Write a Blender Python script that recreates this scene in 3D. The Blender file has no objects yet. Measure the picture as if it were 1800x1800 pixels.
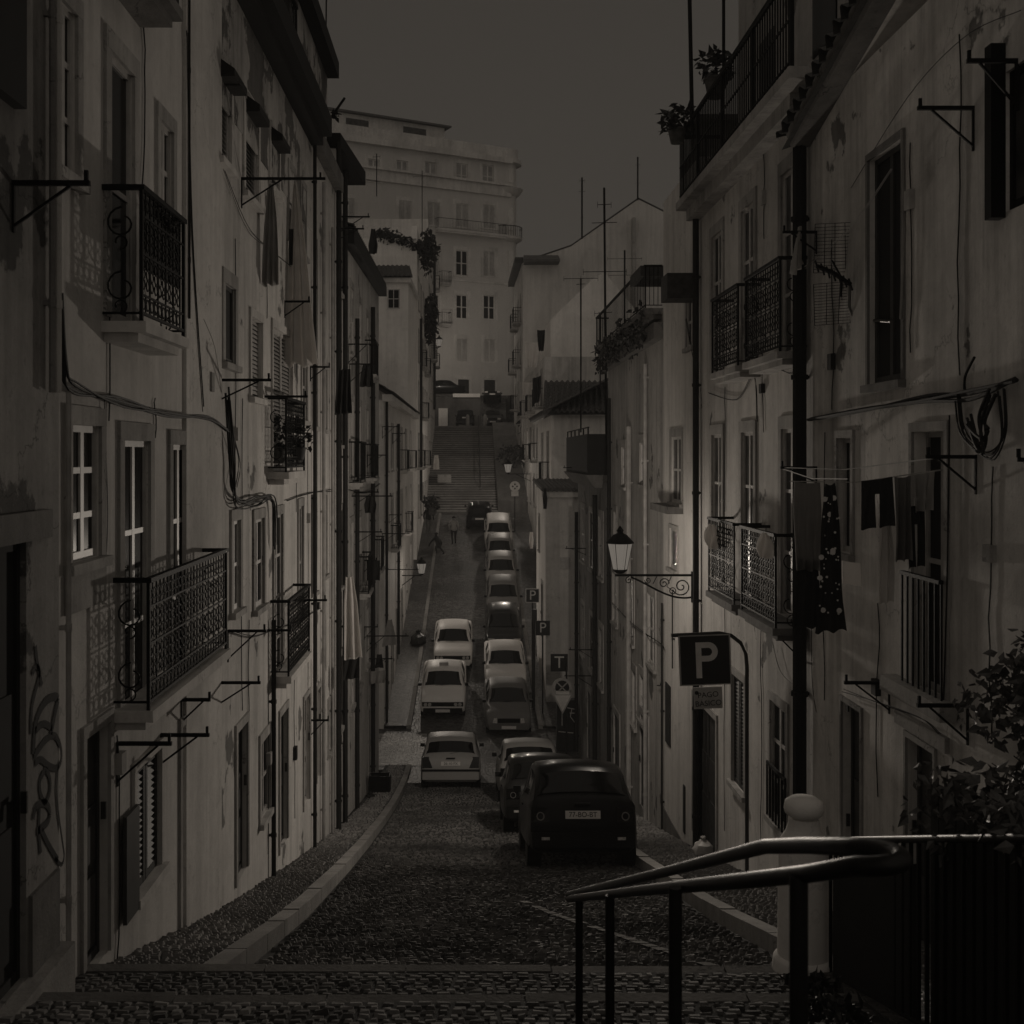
import bpy, math, random
from mathutils import Vector, Matrix
random.seed(11)
S = bpy.context.scene
C = S.collection
R = math.radians
# ------------------------------------------------------------------ camera, sky, sun, exposure
cam = bpy.data.cameras.new('camera'); camo = bpy.data.objects.new('camera', cam); C.objects.link(camo)
camo.location = (0, 0, 0); camo.rotation_euler = (R(90), 0, 0)
cam.sensor_width = 36; cam.lens = 40; cam.shift_x = 75/1800; cam.shift_y = -100/1800
cam.clip_start = .05; cam.clip_end = 2000
cam.dof.use_dof = True; cam.dof.focus_distance = 20; cam.dof.aperture_fstop = 7
S.camera = camo
S.view_settings.view_transform = 'Standard'; S.view_settings.look = 'None'
S.view_settings.exposure = 0; S.view_settings.gamma = 1
TINT = (1.0, .89, .765)
SKY_LEVEL = .0466
w = bpy.data.worlds.new('World'); S.world = w; w.use_nodes = True
nt = w.node_tree; nt.nodes.clear()
sky = nt.nodes.new('ShaderNodeTexSky'); sky.sky_type = 'NISHITA'; sky.sun_disc = False
sky.sun_elevation = R(4); sky.sun_rotation = R(200)
bw = nt.nodes.new('ShaderNodeRGBToBW'); nt.links.new(sky.outputs[0], bw.inputs[0])
pw = nt.nodes.new('ShaderNodeMath'); pw.operation = 'POWER'; pw.inputs[1].default_value = .12
nt.links.new(bw.outputs[0], pw.inputs[0])
mixc = nt.nodes.new('ShaderNodeMix'); mixc.data_type = 'RGBA'; mixc.blend_type = 'MULTIPLY'
mixc.inputs[0].default_value = 1; mixc.inputs[7].default_value = TINT + (1,)
tcw = nt.nodes.new('ShaderNodeTexCoord'); sxyz = nt.nodes.new('ShaderNodeSeparateXYZ'); nt.links.new(tcw.outputs['Generated'], sxyz.inputs[0])
grd = nt.nodes.new('ShaderNodeMapRange'); grd.inputs['From Min'].default_value = .05; grd.inputs['From Max'].default_value = .42; grd.inputs['To Min'].default_value = 1.1; grd.inputs['To Max'].default_value = .86
nt.links.new(sxyz.outputs[2], grd.inputs['Value']); mg = nt.nodes.new('ShaderNodeMath'); mg.operation = 'MULTIPLY'; nt.links.new(pw.outputs[0], mg.inputs[0]); nt.links.new(grd.outputs[0], mg.inputs[1])
nt.links.new(mg.outputs[0], mixc.inputs[6])
bg = nt.nodes.new('ShaderNodeBackground'); bg.inputs[1].default_value = SKY_LEVEL
nt.links.new(mixc.outputs[2], bg.inputs[0])
wo = nt.nodes.new('ShaderNodeOutputWorld'); nt.links.new(bg.outputs[0], wo.inputs[0])
sun = bpy.data.lights.new('dusk_sun', 'SUN'); sun.energy = .28; sun.angle = R(130); sun.color = TINT
suno = bpy.data.objects.new('dusk_sun', sun); C.objects.link(suno); suno.rotation_euler = (R(42), R(0), 0)
LAMP = 1.0            # overall level of the street lamps

# ------------------------------------------------------------------ helpers
F, CX, CY = 2000., 825., 800.
Z = Vector((0, 0, 1))
_prof = [(-2, -1.0), (.9, -1.55), (2, -1.85), (3.1, -2.15), (4.2, -2.5), (5.3, -2.84), (6.4, -3.2), (7.6, -3.58), (9.5, -4.13), (12, -4.85), (16.4, -5.97),
         (20, -6.84), (24, -7.75), (28, -8.62), (32, -9.35), (34, -9.66), (36, -9.88), (38, -9.99), (40, -9.98), (42, -9.87), (44, -9.66), (51, -8.6),
         (61, -6.6), (71, -4.62), (75.5, -3.85)]
def gz(y):
    p = _prof
    if y <= p[0][0]: return p[0][1]
    for (a, za), (b, zb) in zip(p, p[1:]):
        if y <= b: return za + (zb-za)*(y-a)/(b-a)
    return p[-1][1]
def at(px, py, Y): return Vector(((px-CX)*Y/F, Y, (CY-py)*Y/F))

class MB:
    def __init__(s): s.v = []; s.f = []; s.m = []
    def add(s, vs, fs, mi=0):
        n = len(s.v); s.v += [tuple(p) for p in vs]; s.f += [tuple(i+n for i in f) for f in fs]; s.m += [mi]*len(fs)
    def hexa(s, p, mi=0): s.add(p, [(0,3,2,1),(4,5,6,7),(0,1,5,4),(1,2,6,5),(2,3,7,6),(3,0,4,7)], mi)
    def box(s, x0, x1, y0, y1, z0, z1, mi=0):
        s.hexa([(x0,y0,z0),(x1,y0,z0),(x1,y1,z0),(x0,y1,z0),(x0,y0,z1),(x1,y0,z1),(x1,y1,z1),(x0,y1,z1)], mi)
    def fb(s, fr, u0, u1, v0, v1, d0, d1, mi=0):
        P = fr.P
        s.hexa([P(u0,v0,d0),P(u1,v0,d0),P(u1,v0,d1),P(u0,v0,d1),P(u0,v1,d0),P(u1,v1,d0),P(u1,v1,d1),P(u0,v1,d1)], mi)
    def quad(s, a, b, c, d, mi=0): s.add([a,b,c,d], [(0,1,2,3)], mi)
    def tube(s, pts, r, n=6, closed=False, mi=0, r1=None):
        pts = [Vector(p) for p in pts]; m = len(pts); rings = []
        for i, p in enumerate(pts):
            if closed: t = pts[(i+1) % m]-pts[i-1]
            else: t = pts[min(i+1, m-1)]-pts[max(i-1, 0)]
            if t.length < 1e-9: t = Vector((0,0,1))
            t.normalize(); a = Vector((0,0,1)) if abs(t.z) < .9 else Vector((0,1,0))
            x = t.cross(a).normalized(); y = t.cross(x)
            rr = r if r1 is None else r+(r1-r)*i/max(1, m-1)
            rings.append([p+x*(rr*math.cos(2*math.pi*k/n+.78))+y*(rr*math.sin(2*math.pi*k/n+.78)) for k in range(n)])
        vs = [q for g in rings for q in g]; fs = []
        for i in range(m if closed else m-1):
            j = (i+1) % m
            for k in range(n): fs.append((i*n+k, i*n+(k+1) % n, j*n+(k+1) % n, j*n+k))
        if not closed: fs += [tuple(range(n-1,-1,-1)), tuple((m-1)*n+k for k in range(n))]
        s.add(vs, fs, mi)
    def lathe(s, c, prof, n=20, mi=0):
        c = Vector(c); vs = []; fs = []
        for r, z in prof: vs += [c+Vector((r*math.cos(2*math.pi*k/n), r*math.sin(2*math.pi*k/n), z)) for k in range(n)]
        for i in range(len(prof)-1):
            for k in range(n): fs.append((i*n+k, i*n+(k+1) % n, (i+1)*n+(k+1) % n, (i+1)*n+k))
        fs += [tuple(range(n-1,-1,-1)), tuple((len(prof)-1)*n+k for k in range(n))]
        s.add(vs, fs, mi)
    def prism(s, poly, ext, mi=0):
        poly = [Vector(p) for p in poly]; n = len(poly); e = Vector(ext)
        s.add(poly+[p+e for p in poly], [tuple(range(n)), tuple(range(2*n-1, n-1, -1))]+[(i, (i+1) % n, n+(i+1) % n, n+i) for i in range(n)], mi)
    def disc(s, c, axis, r0, r1, t, n=20, mi=0, sq=1):
        c = Vector(c); ax = Vector(axis).normalized(); a = Vector((0,0,1)) if abs(ax.z) < .9 else Vector((1,0,0))
        x = a.cross(ax).normalized(); y = ax.cross(x); vs = []; fs = []
        for k in range(n):
            dirv = x*math.cos(2*math.pi*k/n)+y*(math.sin(2*math.pi*k/n)*sq)
            vs += [c+dirv*r0, c+dirv*r1, c+dirv*r1+ax*t, c+dirv*r0+ax*t]
        for k in range(n):
            j = (k+1) % n
            for q in range(4): fs.append((k*4+q, k*4+(q+1) % 4, j*4+(q+1) % 4, j*4+q))
        s.add(vs, fs, mi)
    def obj(s, name, mats, parent=None, smooth=None, local=False):
        me = bpy.data.meshes.new(name); me.from_pydata(s.v, [], s.f)
        mats = mats if isinstance(mats, (list, tuple)) else [mats]
        for m in mats: me.materials.append(m)
        if len(mats) > 1: me.polygons.foreach_set('material_index', s.m)
        if smooth is not None:
            me.polygons.foreach_set('use_smooth', [True]*len(me.polygons)); me.set_sharp_from_angle(angle=R(smooth))
        me.update()
        o = bpy.data.objects.new(name, me); C.objects.link(o)
        if parent is not None:
            o.parent = parent
            if parent.type == 'EMPTY' and not local: o.matrix_parent_inverse = Matrix.Translation(-parent.location)
        return o
def tag(o, label, cat, group=None):
    o['label'] = label; o['category'] = cat
    if group: o['group'] = group
    return o
def struct(o, kind='structure'): o['kind'] = kind; return o
def thing(name, label, cat, loc=(0,0,0), group=None):
    o = bpy.data.objects.new(name, None); C.objects.link(o); o.location = loc; o.empty_display_size = .3
    return tag(o, label, cat, group)
class Fr:      # a wall plane: u runs along it (= depth Y for street walls, = x for walls facing the stairs), v is height, d sticks out
    def __init__(s, X0, Y0=0, X1=None, Y1=None, side='L'):
        s.side = side
        if side == 'F': s.Y = Y0; s.O = Vector((0, Y0, 0)); s.U = Vector((1,0,0)); s.N = Vector((0,-1,0))
        else:
            k = 0 if X1 is None else (X1-X0)/(Y1-Y0)
            s.U = Vector((k,1,0)); s.O = Vector((X0-k*Y0,0,0)); n = Vector((1,-k,0)).normalized(); s.N = n if side == 'L' else -n
    def P(s, u, v, d=0): return s.O+s.U*u+Z*v+s.N*d
    def Yp(s, px): return s.Y if s.side == 'F' else s.O.x/((px-CX)/F-s.U.x)
    def u(s, px): return (px-CX)*s.Y/F if s.side == 'F' else s.Yp(px)
    def v(s, px, py): return (CY-py)*s.Yp(px)/F
    def rect(s, x0, x1, yt, yb):
        a, b = sorted((s.u(x0), s.u(x1))); m = (x0+x1)/2
        return a, b, s.v(m, yb), s.v(m, yt)
def text_mesh(txt, size, name, mat, parent, M, depth=.002, align='CENTER', local=True):
    cu = bpy.data.curves.new(name, 'FONT'); cu.body = txt; cu.size = size; cu.extrude = depth
    cu.align_x = align; cu.align_y = 'CENTER'
    t = bpy.data.objects.new(name, cu); C.objects.link(t)
    dg = bpy.context.evaluated_depsgraph_get(); me = bpy.data.meshes.new_from_object(t.evaluated_get(dg))
    bpy.data.objects.remove(t); me.name = name; me.transform(M); me.materials.clear(); me.materials.append(mat)
    o = bpy.data.objects.new(name, me); C.objects.link(o); o.parent = parent
    if not local and parent.type == 'EMPTY': o.matrix_parent_inverse = Matrix.Translation(-parent.location)
    return o
def facing(p, yaw=0, roll=0):      # text/plate laid upright, looking at -Y
    return Matrix.Translation(p) @ Matrix.Rotation(yaw, 4, 'Z') @ Matrix.Rotation(R(90), 4, 'X') @ Matrix.Rotation(roll, 4, 'Z')

# ------------------------------------------------------------------ materials
def newmat(name):
    m = bpy.data.materials.new(name); m.use_nodes = True
    return m, m.node_tree, m.node_tree.nodes['Principled BSDF']
def g3(v, warm=.03): return (v, v*(1-warm), v*(1-2*warm), 1)
def simple(name, v, rough=.6, metal=0, var=.25, scale=6, bump=.0, spec=.5, coat=0):
    m, t, b = newmat(name); L = t.links
    tc = t.nodes.new('ShaderNodeTexCoord'); n = t.nodes.new('ShaderNodeTexNoise'); n.inputs['Scale'].default_value = scale; n.inputs['Detail'].default_value = 6
    L.new(tc.outputs['Object'], n.inputs['Vector'])
    cr = t.nodes.new('ShaderNodeValToRGB'); cr.color_ramp.elements[0].position = .3; cr.color_ramp.elements[1].position = .7
    cr.color_ramp.elements[0].color = g3(v*(1-var)); cr.color_ramp.elements[1].color = g3(v*(1+var*.6))
    L.new(n.outputs[0], cr.inputs[0]); L.new(cr.outputs[0], b.inputs['Base Color'])
    b.inputs['Roughness'].default_value = rough; b.inputs['Metallic'].default_value = metal; b.inputs['Specular IOR Level'].default_value = spec
    if coat: b.inputs['Coat Weight'].default_value = coat; b.inputs['Coat Roughness'].default_value = .08
    if bump:
        bp = t.nodes.new('ShaderNodeBump'); bp.inputs['Strength'].default_value = bump; bp.inputs['Distance'].default_value = .01
        n2 = t.nodes.new('ShaderNodeTexNoise'); n2.inputs['Scale'].default_value = scale*6; n2.inputs['Detail'].default_value = 5
        L.new(tc.outputs['Object'], n2.inputs['Vector']); L.new(n2.outputs[0], bp.inputs['Height']); L.new(bp.outputs[0], b.inputs['Normal'])
    return m
def plaster(name, v, stain=.5, peel=0., seed=0., streak=.5, bump=.25):
    m, t, b = newmat(name); L = t.links; N = t.nodes.new
    tc = N('ShaderNodeTexCoord'); mp = N('ShaderNodeMapping'); mp.inputs['Location'].default_value = (seed*3.1, seed*7.7, seed*1.3)
    L.new(tc.outputs['Object'], mp.inputs['Vector'])
    def noise(sc, det, vec=None, rough=.6):
        n = N('ShaderNodeTexNoise'); n.inputs['Scale'].default_value = sc; n.inputs['Detail'].default_value = det; n.inputs['Roughness'].default_value = rough
        L.new((vec or mp).outputs[0], n.inputs['Vector']); return n
    def ramp(src, a, b2, va, vb):
        r = N('ShaderNodeMapRange'); r.inputs['From Min'].default_value = a; r.inputs['From Max'].default_value = b2
        r.inputs['To Min'].default_value = va; r.inputs['To Max'].default_value = vb; L.new(src.outputs[0], r.inputs['Value']); return r
    def mul(a, c):
        q = N('ShaderNodeMath'); q.operation = 'MULTIPLY'; L.new(a.outputs[0], q.inputs[0])
        if isinstance(c, float): q.inputs[1].default_value = c
        else: L.new(c.outputs[0], q.inputs[1])
        return q
    big = ramp(noise(.45, 7), .42, .68, 1, 1-.55*stain)
    mp2 = N('ShaderNodeMapping'); mp2.inputs['Scale'].default_value = (3.2, 3.2, .22); L.new(mp.outputs[0], mp2.inputs['Vector'])
    st = ramp(noise(1.0, 7, mp2, .65), .45, .72, 1, 1-.55*streak)
    mid = ramp(noise(4.5, 8, None, .7), .35, .75, 1.06, 1-.3*stain)
    mp3 = N('ShaderNodeMapping'); mp3.inputs['Scale'].default_value = (11, 11, .45); mp3.inputs['Location'].default_value = (seed, 3, 1); L.new(mp.outputs[0], mp3.inputs['Vector'])
    drip = ramp(noise(1.0, 6, mp3, .7), .52, .74, 1, 1-.45*streak); gate = noise(.7, 4)
    gm = ramp(gate, .42, .6, 0, 1); dm = N('ShaderNodeMath'); dm.operation = 'MULTIPLY_ADD'; one = N('ShaderNodeMath'); one.operation = 'SUBTRACT'; L.new(drip.outputs[0], one.inputs[0]); one.inputs[1].default_value = 1
    L.new(one.outputs[0], dm.inputs[0]); L.new(gm.outputs[0], dm.inputs[1]); dm.inputs[2].default_value = 1
    wob = noise(2.2, 6); wv = N('ShaderNodeMix'); wv.data_type = 'RGBA'; wv.blend_type = 'ADD'; wv.inputs[0].default_value = .9; L.new(mp.outputs[0], wv.inputs[6]); L.new(wob.outputs[1], wv.inputs[7])
    vc = N('ShaderNodeTexVoronoi'); vc.feature = 'DISTANCE_TO_EDGE'; vc.inputs['Scale'].default_value = .8; L.new(wv.outputs[2], vc.inputs['Vector'])
    ck = ramp(vc, .002, .009, 1-.65*min(1, stain+.1), 1); ckg = ramp(noise(.5, 3), .5, .56, 0, 1); c1 = N('ShaderNodeMath'); c1.operation = 'SUBTRACT'; L.new(ck.outputs[0], c1.inputs[0]); c1.inputs[1].default_value = 1
    c2 = N('ShaderNodeMath'); c2.operation = 'MULTIPLY_ADD'; L.new(c1.outputs[0], c2.inputs[0]); L.new(ckg.outputs[0], c2.inputs[1]); c2.inputs[2].default_value = 1
    spk = ramp(noise(16, 9, None, .75), .56, .7, 1, 1-.5*stain)
    val = mul(mul(mul(mul(mul(mul(big, st), mid), dm), c2), spk), float(v)*1.12)
    fine = noise(38, 6)
    hgt = fine
    if peel > 0:
        pk = noise(.95, 10, None, .62); th = .64-.16*peel
        mask = ramp(pk, th, th+.02, 1, .33); val = mul(val, mask)
        add = N('ShaderNodeMath'); add.operation = 'MULTIPLY_ADD'; L.new(mask.outputs[0], add.inputs[0]); add.inputs[1].default_value = 2.; L.new(fine.outputs[0], add.inputs[2]); hgt = add
    col = N('ShaderNodeCombineColor'); w1 = mul(val, .97); w2 = mul(val, .935)
    L.new(val.outputs[0], col.inputs[0]); L.new(w1.outputs[0], col.inputs[1]); L.new(w2.outputs[0], col.inputs[2])
    L.new(col.outputs[0], b.inputs['Base Color']); b.inputs['Roughness'].default_value = .9; b.inputs['Specular IOR Level'].default_value = .2
    bp = N('ShaderNodeBump'); bp.inputs['Strength'].default_value = bump; bp.inputs['Distance'].default_value = .02
    L.new(hgt.outputs[0], bp.inputs['Height']); L.new(bp.outputs[0], b.inputs['Normal'])
    return m
def cobble(name, lo, hi, scale, bumpd, island=False, rough=.55):
    m, t, b = newmat(name); L = t.links; N = t.nodes.new
    tc = N('ShaderNodeTexCoord'); vo = N('ShaderNodeTexVoronoi'); vo.inputs['Scale'].default_value = scale; L.new(tc.outputs['Object'], vo.inputs['Vector'])
    n = N('ShaderNodeTexNoise'); n.inputs['Scale'].default_value = .6; n.inputs['Detail'].default_value = 8; L.new(tc.outputs['Object'], n.inputs['Vector'])
    if island:
        ge = N('ShaderNodeNewGeometry'); src = ge.outputs['Random Per Island']
    else:
        sx = N('ShaderNodeSeparateColor'); L.new(vo.outputs['Color'], sx.inputs[0]); src = sx.outputs[0]
    cr = N('ShaderNodeValToRGB'); cr.color_ramp.elements[0].color = g3(lo); cr.color_ramp.elements[1].color = g3(hi)
    ad = N('ShaderNodeMath'); ad.operation = 'MULTIPLY'; mr = N('ShaderNodeMapRange'); mr.inputs['From Min'].default_value = .3; mr.inputs['From Max'].default_value = .7
    mr.inputs['To Min'].default_value = .1; mr.inputs['To Max'].default_value = 1.3
    L.new(n.outputs[0], mr.inputs['Value']); L.new(src, ad.inputs[0]); L.new(mr.outputs[0], ad.inputs[1]); L.new(ad.outputs[0], cr.inputs[0])
    L.new(cr.outputs[0], b.inputs['Base Color']); b.inputs['Roughness'].default_value = rough; b.inputs['Specular IOR Level'].default_value = .35
    bp = N('ShaderNodeBump'); bp.inputs['Strength'].default_value = 1; bp.inputs['Distance'].default_value = bumpd
    if island:
        n3 = N('ShaderNodeTexNoise'); n3.inputs['Scale'].default_value = 30; n3.inputs['Detail'].default_value = 6; L.new(tc.outputs['Object'], n3.inputs['Vector']); L.new(n3.outputs[0], bp.inputs['Height'])
    else:
        ve = N('ShaderNodeTexVoronoi'); ve.feature = 'DISTANCE_TO_EDGE'; ve.inputs['Scale'].default_value = scale; L.new(tc.outputs['Object'], ve.inputs['Vector'])
        m2 = N('ShaderNodeMapRange'); m2.inputs['From Max'].default_value = .15; L.new(ve.outputs[0], m2.inputs['Value']); L.new(m2.outputs[0], bp.inputs['Height'])
    L.new(bp.outputs[0], b.inputs['Normal'])
    return m
def emit(name, v, transp=.5):
    m, t, b = newmat(name); t.nodes.remove(b); o = t.nodes['Material Output']
    e = t.nodes.new('ShaderNodeEmission'); e.inputs[0].default_value = TINT+(1,); e.inputs[1].default_value = v
    tr = t.nodes.new('ShaderNodeBsdfTransparent'); mx = t.nodes.new('ShaderNodeMixShader'); mx.inputs[0].default_value = 1-transp
    t.links.new(tr.outputs[0], mx.inputs[1]); t.links.new(e.outputs[0], mx.inputs[2]); t.links.new(mx.outputs[0], o.inputs[0])
    return m
M = dict(
    iron=simple('iron', .006, .7, .0, .3, 20, .2, spec=.15), pipe=simple('pipe_dark', .022, .7, 0, .3, 5, spec=.2), pipe_light=simple('pipe_light', .35, .6, 0, .3, 5),
    glass=simple('window_glass', .008, .12, 0, .5, 1.5, spec=.12), glassl=simple('curtained_glass', .07, .3, 0, .7, 4, spec=.12), curtain=simple('curtain_pane', .3, .6, 0, .3, 2), car_glass=simple('car_glass', .004, .08, 0, .3, 1.5, spec=.3), dark=simple('dark_opening', .006, .9),
    white=simple('white_paint', .5, .5, 0, .2, 7), cream=simple('aged_paint', .4, .6, 0, .35, 5), brown=simple('dark_paint', .035, .6, 0, .4, 6),
    stone=plaster('stone_trim', .42, .75, 0, 3, .7, .35), stone_light=plaster('stone_light', .6, .5, 0, 5, .4), stone_dark=plaster('stone_dark', .2, .8, 0, 8, .6, .4),
    tile=simple('roof_tile', .1, .85, 0, .5, 9, .4), tile_dark=simple('roof_tile_dark', .05, .85, 0, .5, 9, .4), gutter=simple('gutter', .005, .9, 0, .3, 5),
    leaf=simple('leaf', .085, .5, 0, .5, 9), leafd=simple('leaf_dark', .022, .55, 0, .5, 9), bark=simple('bark', .05, .9, 0, .4, 12, .4),
    cloth_w=simple('white_cloth', .82, .9, 0, .12, 5), cloth_g=simple('grey_cloth', .45, .9, 0, .25, 5), cloth_d=simple('dark_cloth', .016, .9, 0, .3, 5), cloth_m=simple('mid_cloth', .16, .9, 0, .3, 7),
    sign_dark=simple('sign_blue', .012, .4, 0, .15, 5), sign_white=simple('sign_white', .8, .4, 0, .12, 5), sign_grey=simple('sign_grey', .5, .4), sign_plate=simple('sign_plate', .6, .5, 0, .12, 5),
    steel=simple('steel', .12, .3, .9, .2, 8), post=simple('post_paint', .03, .4, .2, .2, 8), rail=simple('handrail', .008, .42, 0, .3, 30, .15, spec=.3), wood=simple('planter_wood', .014, .8, 0, .4, 8),
    tyre=simple('tyre', .012, .85), rim=simple('rim', .25, .35, .7), plastic=simple('plastic', .003, .6, spec=.2), lens=simple('lamp_lens', .6, .15, 0, .4, 30), tail=simple('tail_lens', .006, .2, spec=.3), chrome=simple('chrome', .5, .15, 1),
    p_black=simple('paint_black', .0015, .3, 0, .1, 2, spec=.16, coat=.05), p_white=simple('paint_white', .85, .5, 0, .05, 2, spec=.25), p_silver=simple('paint_silver', .34, .5, .1, .06, 2, spec=.3),
    p_grey=simple('paint_grey', .16, .5, .1, .06, 2, spec=.3), p_dark=simple('paint_dark', .012, .3, 0, .08, 2, spec=.3, coat=.2), plate=simple('plate', .8, .4, 0, .06, 9),
    skin=simple('skin', .25, .6), bag=simple('plastic_bag', .6, .4, 0, .15, 9, .4), binbag=simple('bin_bag', .01, .35, 0, .3, 9, .5),
    lantern=emit('lantern_glass', .15, .2), white_stone=plaster('painted_stone', .85, .15, 0, 9, .2, .3),
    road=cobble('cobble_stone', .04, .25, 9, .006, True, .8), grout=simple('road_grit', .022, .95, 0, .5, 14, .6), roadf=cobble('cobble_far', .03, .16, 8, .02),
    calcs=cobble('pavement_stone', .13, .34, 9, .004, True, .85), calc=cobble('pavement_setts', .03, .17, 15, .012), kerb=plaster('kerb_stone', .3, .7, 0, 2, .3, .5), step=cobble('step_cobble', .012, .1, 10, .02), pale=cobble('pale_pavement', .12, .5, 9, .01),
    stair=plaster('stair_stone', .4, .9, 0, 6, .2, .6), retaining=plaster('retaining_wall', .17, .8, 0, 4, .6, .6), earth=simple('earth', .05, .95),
)
for k in ('cloth_w', 'cloth_g', 'cloth_m'):
    t = M[k].node_tree; b = t.nodes['Principled BSDF']; tl = t.nodes.new('ShaderNodeBsdfTranslucent'); mx = t.nodes.new('ShaderNodeMixShader'); mx.inputs[0].default_value = .4
    tl.inputs[0].default_value = g3(.75 if k == 'cloth_w' else .4); t.links.new(b.outputs[0], mx.inputs[1]); t.links.new(tl.outputs[0], mx.inputs[2]); t.links.new(mx.outputs[0], t.nodes['Material Output'].inputs[0])
# ------------------------------------------------------------------ ground, road, pavements, steps
XL, XR = -2.55, 3.65            # the street's wall planes
def kerbL(y): return -1.68-.005*max(0, y-8) if y < 36 else -2.12+.008*(y-41)
def kerbR(y): return 2.5
def strip(mb, ys, xa, xb, dz, n=1, mi=0):
    vs = []; fs = []
    for y in ys:
        a, b = xa(y), xb(y)
        for k in range(n+1): vs.append((a+(b-a)*k/n, y, gz(y)+dz))
    for i in range(len(ys)-1):
        for k in range(n): fs.append((i*(n+1)+k, i*(n+1)+k+1, (i+1)*(n+1)+k+1, (i+1)*(n+1)+k))
    mb.add(vs, fs, mi)
def rng(a, b, st):
    n = max(1, round((b-a)/st)); return [a+(b-a)*i/n for i in range(n+1)]
mb = MB(); mb.quad((-60,-20,-16), (60,-20,-16), (60,160,-16), (-60,160,-16)); struct(mb.obj('ground', M['earth']))
# road base, with real setts from the steps to the crossing
mb = MB(); strip(mb, rng(7.45, 36, .5), lambda y: -2.5, lambda y: 3.6, -.022, 6)
strip(mb, rng(36, 41.2, .4), lambda y: -14, lambda y: 14, -.022, 6)
struct(mb.obj('road_bed', M['grout']))
def setts(mb, ya, yb, xa, xb, zf, dxr, dyf, rel, seed):
    rnd = random.Random(seed); y = ya
    while y < yb:
        dy = dyf(y); x = xa(y)-rnd.random()*.05
        while x < xb(y):
            dx = rnd.uniform(*dxr); g = dy*.07; h = rnd.gauss(0, rel); x1 = x+dx
            if xa(y)-.02 < x and x1 < xb(y)+.02:
                a, b, c, d = x+g, x1-g, y+g+rnd.uniform(-g, g), y+dy-g+rnd.uniform(-g, g); i = dy*.16
                t1, t2, t3, t4 = (h+rnd.gauss(0, rel) for _ in range(4)); z0, z1 = zf(c), zf(d); k = -.03
                mb.add([(a,c,z0+k),(b,c,z0+k),(b,d,z1+k),(a,d,z1+k),(a+i,c+i,z0+t1),(b-i,c+i,z0+t2),(b-i,d-i,z1+t3),(a+i,d-i,z1+t4)],
                       [(4,5,6,7),(0,1,5,4),(1,2,6,5),(2,3,7,6),(3,0,4,7)])
            x = x1
        y += dy
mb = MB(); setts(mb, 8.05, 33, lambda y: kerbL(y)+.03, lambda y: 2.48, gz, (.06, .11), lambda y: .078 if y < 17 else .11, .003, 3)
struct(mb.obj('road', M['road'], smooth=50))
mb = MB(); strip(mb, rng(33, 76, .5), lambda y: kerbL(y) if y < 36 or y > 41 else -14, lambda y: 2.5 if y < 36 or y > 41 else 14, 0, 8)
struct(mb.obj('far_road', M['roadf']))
# worn white line crossing the setts, pale crossing slabs on the left
mb = MB()
for k in range(26):
    t = k/26; a = at(920, 1570, 13.0).lerp(at(1360, 1735, 7.75), t); b = at(920, 1570, 13.0).lerp(at(1360, 1735, 7.75), t+.03)
    if random.random() < .86:
        q = random.uniform(.035, .06); mb.quad((a.x-q,a.y,gz(a.y)+.012), (a.x+q,a.y,gz(a.y)+.012), (b.x+q,b.y,gz(b.y)+.012), (b.x-q,b.y,gz(b.y)+.012))
struct(mb.obj('road_marking', M['stone_dark']))
mb = MB(); strip(mb, rng(36.2, 40.6, .4), lambda y: -9, lambda y: -1.5, .012, 3); struct(mb.obj('pavement_crossing', M['pale']))
def pavement(name, ya, yb, xa, xb, inner):
    mb = MB(); near = ya < 20; strip(mb, rng(ya, yb, .5), xa, xb, .105 if near else .12, 2)
    if near: struct(mb.obj(name+'_bed', M['grout'])); mb = MB(); setts(mb, ya, yb, (lambda y: XL) if inner(9) < 0 else (lambda y: 2.68), (lambda y: inner(y)-.18) if inner(9) < 0 else (lambda y: XR), lambda y: gz(y)+.125, (.05, .1), lambda y: .07 if y < 16 else .1, .0015, 5)
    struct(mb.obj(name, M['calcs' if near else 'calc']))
    mb = MB(); ys = rng(ya, yb, .9)
    for a, b in zip(ys, ys[1:]):
        ka, kb = inner(a), inner(b); s = .1 if ka < 0 else -.1; e = .008
        lo, hi = (ka, ka+s*1.6) if s < 0 else (ka-s*1.6, ka); lo2, hi2 = (kb, kb+s*1.6) if s < 0 else (kb-s*1.6, kb)
        lo, hi = sorted((ka, ka-s*1.6)); lo2, hi2 = sorted((kb, kb-s*1.6)); q = random.uniform(-.006, .006)
        za, zb = gz(a)+.135+q, gz(b)+.135+q
        mb.hexa([(lo,a+e,za-.4),(hi,a+e,za-.4),(hi2,b-e,zb-.4),(lo2,b-e,zb-.4),(lo,a+e,za),(hi,a+e,za),(hi2,b-e,zb),(lo2,b-e,zb)])
    struct(mb.obj(name.replace('pavement', 'kerb'), M['kerb']))
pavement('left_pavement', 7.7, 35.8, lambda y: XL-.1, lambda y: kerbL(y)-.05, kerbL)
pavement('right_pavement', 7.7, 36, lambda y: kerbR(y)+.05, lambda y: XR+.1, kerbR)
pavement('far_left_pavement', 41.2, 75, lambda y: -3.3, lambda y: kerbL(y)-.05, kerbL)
pavement('far_right_pavement', 41.2, 75, lambda y: kerbR(y)+.05, lambda y: 4.2, kerbR)
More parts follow.
